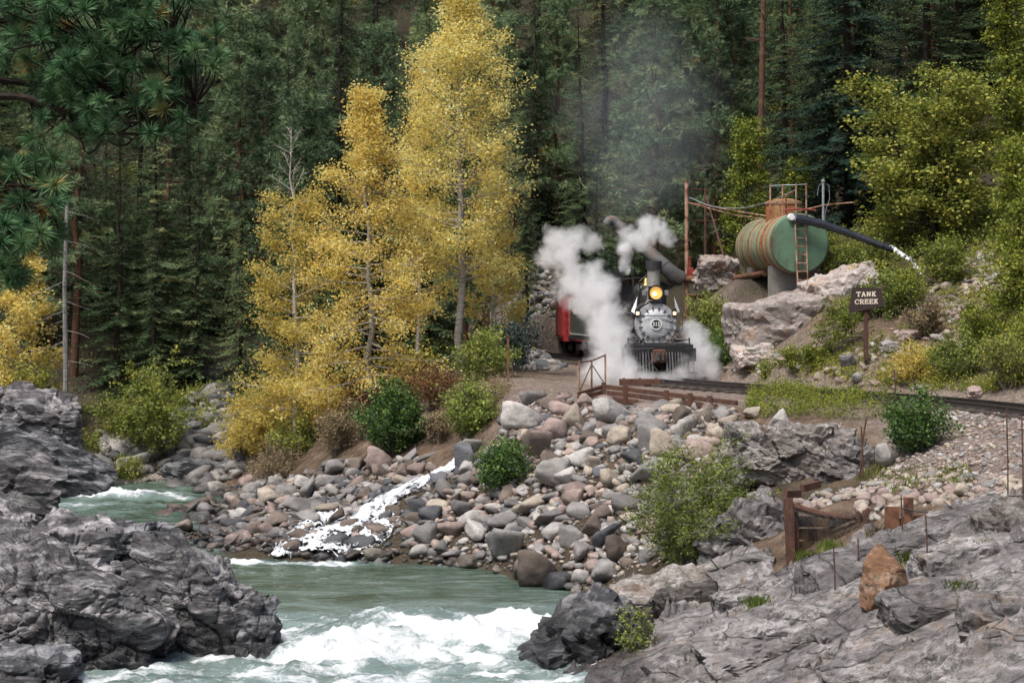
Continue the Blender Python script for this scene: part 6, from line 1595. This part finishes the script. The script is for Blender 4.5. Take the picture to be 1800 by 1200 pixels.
MB().box((0, 0, .58), (.07, .07, 1.4)).build('shaft', M['rust'], pst); MB().box((0, 0, 1.3), (.13, .1, .08)).build('cap', M['rust_dark'], pst)

# ---- rusty bin on the near bank
db = 35.4
bn = thing('retaining_bin', 'rusty steel-framed retaining bin wrapped in wire mesh on the near bank', 'retaining bin', (0, 0, 0))
def ibeam(a, b, w, mat='rust'):
    a = np.array(a); b = np.array(b)
    for dy in (-w * .42, w * .42): MB().bar(a + (0, dy, 0), b + (0, dy, 0), w, w * .14, (0, -1, 0)).build('flange', M[mat], bn)
    MB().bar(a, b, w * .14, w * .74, (0, -1, 0)).build('web', M[mat], bn)
ibeam(P(1390, 1010, db), P(1386, 876, db), .15, 'rust_dark')
MB().bar(P(1402, 1000, db + .15), P(1399, 884, db + .15), .08, .1, (0, -1, 0)).build('post', M['rust_dark'], bn)
MB().tube([P(1395, 890, db), P(1440, 903, db), P(1490, 910, db), P(1530, 904, db)], .065, 8).build('top_beam', M['rust_dark'], bn)
for k in range(4): MB().bar(P(1398, 916 + 22 * k, db + .25), P(1532, 916 + 22 * k, db + .25), .05, .21, (0, 0, 1)).build('plank', M['planks'], bn, bevel=.006)
MB().bar(P(1395, 984, db - .02), P(1480, 968, db - .02), .06, .12).build('lower_beam', M['rust_dark'], bn)
for px, y0, y1 in ((1508, 975, 898), (1520, 970, 896), (1531, 965, 893)): MB().bar(P(px, y0, db - .05), P(px, y1, db - .05), .08, .09, (0, -1, 0)).build('post', M['rust'], bn)
for px, y0, y1, w in ((1568, 955, 890, .26), (1597, 935, 874, .17)): MB().bar(P(px, y0, 33.8), P(px, y1, 33.8), w, .08, (0, -1, 0)).build('post', M['rust'], bn)
MB().bar(P(1556, 925, 33.9), P(1650, 908, 33.9), .07, .2).build('upper_beam', M['rust'], bn)
MB().tube([P(1584, 892, 33.5), P(1610, 898, 33.5), P(1680, 903, 33.5)], .014, 5).build('cable', M['dark_steel'], bn)
for a in ((1380, 868, 1405, 868, 36.4), (1410, 858, 1440, 850, 37.2)): MB().bar(P(a[0], a[1], a[4]), P(a[2], a[3], a[4] + .4), .1, .14).build('rear_beam', M['rust_dark'], bn)
net = MB(); rg = np.random.default_rng(4)
for k in range(46):
    for s in (-1, 1):
        x0 = 1392 + k * 3.1 - (14 if s > 0 else -14); pts = []
        for j in range(5):
            t = j / 4; pts.append(P(np.clip(x0 + s * 28 * t + rg.normal() * 1.3, 1392, 1536), 893 + 12 * math.sin((x0 - 1390) / 48) + 42 * t + rg.normal() * 1.2, db - .12 - .08 * math.sin(3 * t) + rg.normal() * .02))
        net.tube(pts, .0035, 3, caps=False)
net.build('wire_mesh', M['dark_steel'], bn)

RODS = [(1465, 960, 1045, 30.2, 'thin rusty rod before the bin nearest its corner post'), (1508, 945, 1075, 31.4, 'thin rusty rod just left of the orange rock'), (1584, 872, 985, 32, 'tall dark rod with a cable crossing the bin post'), (1627, 905, 1000, 29.6, 'thin dark rod on the ridge slab right of the orange rock'),
        (1769, 718, 888, 33, 'tall dark rod standing on the gravel slope'), (1796, 728, 960, 31.6, 'tallest dark rod at the right picture edge'), (1514, 750, 842, 40.5, 'short dark rod beside the broken block end'), (1523, 735, 800, 41, 'leaning dark rod beside the broken block end'), (1572, 650, 712, 45.5, 'dark rod rising from the yellow weeds by the track')]
for i, (px, y0, y1, dd, lab) in enumerate(RODS):
    b_ = P(px + (3 if 'leaning' not in lab else -12), y1, dd); r_ = thing('iron_rod', lab, 'rod', b_, group='iron rods of the slide fence')
    t_ = P(px, y0, dd) - b_
    MB().tube([(0, 0, -.5), tuple(t_ * .5 + (0.01, 0, 0)), tuple(t_)], .013 if dd < 36 else .02, 6).build('shaft', M['rust_dark'], r_, True)
    MB().lathe([(.022, -.02), (.022, .02)], tuple(t_ * .72), 'z', 6).build('wire_tie', M['dark_steel'], r_)

# driftwood and dead sticks on the near ledge
dw = thing('driftwood_log', 'bleached driftwood log lying on the flat-topped ledge', 'log', (0, 0, 0))
def on_top(px, dd, up=.05):
    x = (px - 900) / FPX * dd; return np.array([x, dd, top_z(x, dd) + up])
MB().tube(cspline([on_top(1225, 36.8), on_top(1275, 36.4), on_top(1320, 36.0), on_top(1362, 35.8)], 4), [.035 + .004 * k for k in range(13)], 8).build('trunk', M['bark_grey'], dw, True)
for a, b_ in ((1262, 1248), (1300, 1322)): MB().tube([on_top(a, 36.4), on_top(b_, 36.2, .35)], .014, 5).build('branch', M['bark_grey'], dw)
dl = thing('fallen_log', 'dark fallen log lying behind the head of the cascade', 'log', (0, 0, 0))
MB().tube(cspline([P(718, 815, 54.6), P(750, 802, 54.9), P(785, 793, 55.2)], 5), .07, 8).build('trunk', M['bark_grey'], dl, True)

# ---------------------------------------------------------------- cascade, outfall
def cascade_mat():
    m, nt, b = mat_new('white_water'); L = nt.links
    co = geo_pos(nt)
    n1 = noise_n(nt, mapping(nt, co, (5, 5, 3)), 1.2, 8, .7, .6)
    L.new(ramp(nt, n1, [(.32, (.36, .40, .43)), (.46, (.66, .69, .72)), (.6, (.80, .82, .84))]), b.inputs['Base Color'])
    b.inputs['Roughness'].default_value = .8
    b.inputs['Specular IOR Level'].default_value = .1
    bump(nt, b, n1, .8, .08)
    return m
M['white_water'] = cascade_mat()
def ribbon(name, label, path, widths, seed, lift=.14, cut=.05, on_ground=True, ns=200, nt_=60, amp=.13, strands=260):
    path = cspline(path, 14); s = np.linspace(0, 1, ns); k = np.linspace(0, 1, len(path))
    C = np.stack([np.interp(s, k, path[:, i]) for i in range(3)], 1); Wd = np.interp(s, np.linspace(0, 1, len(widths)), widths)
    t = np.gradient(C[:, :2], axis=0); t /= np.linalg.norm(t, axis=1)[:, None] + 1e-9; nr = np.stack([-t[:, 1], t[:, 0]], 1)
    u = np.linspace(-1, 1, nt_)
    X = C[:, None, 0] + nr[:, None, 0] * u[None] * Wd[:, None]; Y = C[:, None, 1] + nr[:, None, 1] * u[None] * Wd[:, None]
    q = np.stack([X.ravel(), Y.ravel(), np.repeat(s * 6, nt_)], 1)
    Zc = (HT(X, Y) if on_ground else np.repeat(C[:, 2], nt_)) + lift * (1 - np.tile(u, ns) ** 2 * .8)
    Zc = Zc + amp * .5 * ridged(q * (2.6, 2.6, 1), 3, seed) * .6 + amp * .3 * fbm(q * 9, 3, seed + 3)
    V = np.stack([X.ravel(), Y.ravel(), Zc], 1)
    i = np.arange(ns * nt_).reshape(ns, nt_); F = np.stack([i[:-1, :-1], i[:-1, 1:], i[1:, 1:], i[1:, :-1]], -1).reshape(-1, 4)
    lace = fbm(q * (2.4, 2.4, 1.5), 3, seed + 9) + .7 * fbm(q * (11, 11, 3), 3, seed + 19) + .75 * (1 - np.abs(np.tile(u, ns)) ** 1.5) - .28
    lace = lace - (np.repeat(np.linspace(-.45, .05, ns), nt_) if on_ground else 0)
    F = F[(lace[F].min(1) > cut)]
    o = add(name, np_mesh(name, V, F, M['white_water'], True))
    rg = np.random.default_rng(seed + 50); st_ = MB()
    for j in range(strands):
        a = rg.random() * .95; L_ = rg.uniform(.02, .06); uu = rg.normal() * .5; pts = []
        for t_ in np.linspace(0, 1, 6):
            ss = min(a + L_ * t_, 1); i0 = int(ss * (ns - 1)); uc = uu + .05 * math.sin(4 * t_ + j)
            x_ = C[i0, 0] + nr[i0, 0] * uc * Wd[i0]; y_ = C[i0, 1] + nr[i0, 1] * uc * Wd[i0]
            pts.append((x_, y_, (C[i0, 2] if not on_ground else np.nan) + lift * (.3 + .9 * rg.random()) ))
        pts = np.array(pts)
        if on_ground: pts[:, 2] = HT(pts[:, 0], pts[:, 1]) + lift * (.25 + .9 * rg.random()) + .02 * np.sin(np.linspace(0, 5, 6) + j)
        r_ = .003 + .016 * rg.random() ** 2; st_.tube(pts, [r_ * .3, r_, r_ * 1.2, r_, r_ * .8, r_ * .2], 4)
    sp = st_.build('water_strands', M['white_water'], o, True); sp['kind'] = 'stuff'
    return tag(o, label, 'water')
ribbon('cascade', 'white cascade of creek water tumbling down through the stones', [c for c in CASC], [.3, .42, .46, .52, .75, .95, 1.0], 5, .24, .04, strands=700)
ribbon('cascade', 'thin side fall splitting right off the lower cascade', [hit(a, b, 30) for a, b in ((672, 888), (668, 915), (655, 940), (640, 962), (625, 985))], [.25, .45, .55, .45, .3], 6, .14, .22)
ribbon('cascade', 'short white trickle left of the lower cascade', [hit(a, b, 30) for a, b in ((600, 905), (560, 915), (535, 935), (515, 960), (490, 985))], [.15, .3, .35, .3, .35], 7, .14, .2)
ribbon('outfall', 'white overflow water spilling from the end of the black pipe', [P(1566, 438, 59.7), P(1580, 447, 59.4), P(1595, 458, 59.1), P(1610, 472, 58.8), P(1624, 490, 58.5)], [.09, .12, .15, .18, .22], 8, .1, .2, False, 110, 30, .1, 70)

# ---------------------------------------------------------------- steam and smoke
def puff_volume(name, label, puffs, dens, col, seed, nscale=1.5, erode=.9, aniso=.1, pad=.15):
    pts = np.array([P(a, b, c) for a, b, c, r in puffs]); rr = np.array([r for *_, r in puffs])
    lo = (pts - rr[:, None] * 1.05).min(0) - pad; hi = (pts + rr[:, None] * 1.05).max(0) + pad
    c = (lo + hi) / 2
    m = bpy.data.materials.new(name); m.use_nodes = True; nt = m.node_tree; L = nt.links
    nt.nodes.remove(nt.nodes['Principled BSDF'])
    tc = N(nt, 'ShaderNodeTexCoord'); co = tc.outputs['Object']
    wn_ = N(nt, 'ShaderNodeTexNoise'); wn_.inputs['Scale'].default_value = nscale * .8; wn_.inputs['Detail'].default_value = 2; L.new(co, wn_.inputs['Vector'])
    sub = N(nt, 'ShaderNodeVectorMath', operation='SUBTRACT'); L.new(wn_.outputs['Color'], sub.inputs[0]); sub.inputs[1].default_value = (.5, .5, .5)
    scl = N(nt, 'ShaderNodeVectorMath', operation='SCALE'); L.new(sub.outputs[0], scl.inputs[0]); scl.inputs['Scale'].default_value = .55
    ad = N(nt, 'ShaderNodeVectorMath', operation='ADD'); L.new(co, ad.inputs[0]); L.new(scl.outputs[0], ad.inputs[1])
    best = None
    for p, r in zip(pts, rr):
        dn = N(nt, 'ShaderNodeVectorMath', operation='DISTANCE'); L.new(ad.outputs[0], dn.inputs[0]); dn.inputs[1].default_value = tuple(p - c)
        v = math_(nt, 'SUBTRACT', 1.0, math_(nt, 'DIVIDE', dn.outputs['Value'], float(r)))
        best = v if best is None else math_(nt, 'SMOOTH_MAX', best, v, .12)
    n = noise_n(nt, co, nscale, 7, .66, .4)
    v = math_(nt, 'ADD', best, math_(nt, 'MULTIPLY', math_(nt, 'SUBTRACT', n, .56), erode))
    v = math_(nt, 'MULTIPLY', math_(nt, 'MAXIMUM', v, 0.0), dens)
    pv = N(nt, 'ShaderNodeVolumePrincipled'); pv.inputs['Color'].default_value = (*col, 1); pv.inputs['Anisotropy'].default_value = aniso
    L.new(v, pv.inputs['Density']); L.new(pv.outputs[0], nt.nodes['Material Output'].inputs['Volume'])
    o = MB().box((0, 0, 0), tuple(hi - lo)).build(name, m, loc=c)
    return tag(o, label, kind='stuff')
puff_volume('steam_cloud', 'billowing white steam rising left of the locomotive', [
    (1075, 645, 58.6, 1.0), (1105, 662, 58.2, .7), (1048, 656, 58.3, .7), (1072, 612, 59.2, .85), (1085, 585, 59.6, .7), (1062, 572, 59.8, .8), (1068, 550, 60.2, .7), (1036, 525, 60.4, .9), (1060, 512, 60.6, .75), (1008, 498, 60.8, .85), (1045, 485, 61, .6),
    (998, 452, 61.4, .7), (978, 425, 61.7, .7), (1012, 420, 61.8, .6), (962, 450, 61.6, .5), (1040, 430, 62, .5), (1135, 666, 58.0, .5), (1170, 670, 58, .42)], 4.6, (.99, .99, 1), 1, 1.9, 2.2)
puff_volume('steam_cloud', 'low white steam drifting out right of the pilot', [(1215, 645, 59.2, .65), (1232, 628, 59.5, .7), (1225, 600, 60.0, .55), (1248, 650, 59.2, .5), (1195, 660, 58.6, .45), (1215, 580, 60.4, .45)], 5.0, (.985, .985, 1), 2, 1.9, 1.7)
puff_volume('steam_jet', 'thin white safety-valve steam jet above the cab', [(1100, 432, 65.5, .42), (1108, 420, 65.5, .52), (1125, 425, 65.6, .46), (1140, 412, 65.8, .5), (1135, 395, 66, .46), (1155, 400, 66, .45), (1170, 415, 66, .4), (1178, 425, 66, .3)], 6.5, (.99, .99, 1), 3, 2.6, 1.9, pad=.05)
puff_volume('steam_jet', 'narrow rising foot of the safety-valve steam', [(1101, 480, 65.5, .13), (1101, 474, 65.5, .16), (1100, 467, 65.5, .19), (1100, 459, 65.5, .23), (1099, 450, 65.5, .28), (1099, 440, 65.5, .34)], 13.0, (.985, .985, 1), 5, 3.0, .55, pad=.02)
puff_volume('smoke_plume', 'thin blue-grey coal smoke drifting up before the forest', [(1110, 330, 69, 2.2), (1150, 290, 70, 2.4), (1120, 220, 71, 2.8), (1170, 170, 72, 2.8), (1060, 190, 71, 2.4), (1130, 100, 72, 2.6), (1190, 250, 71, 2.2), (1080, 270, 70, 2.0)], .06, (.80, .87, .97), 4, .5, .9)
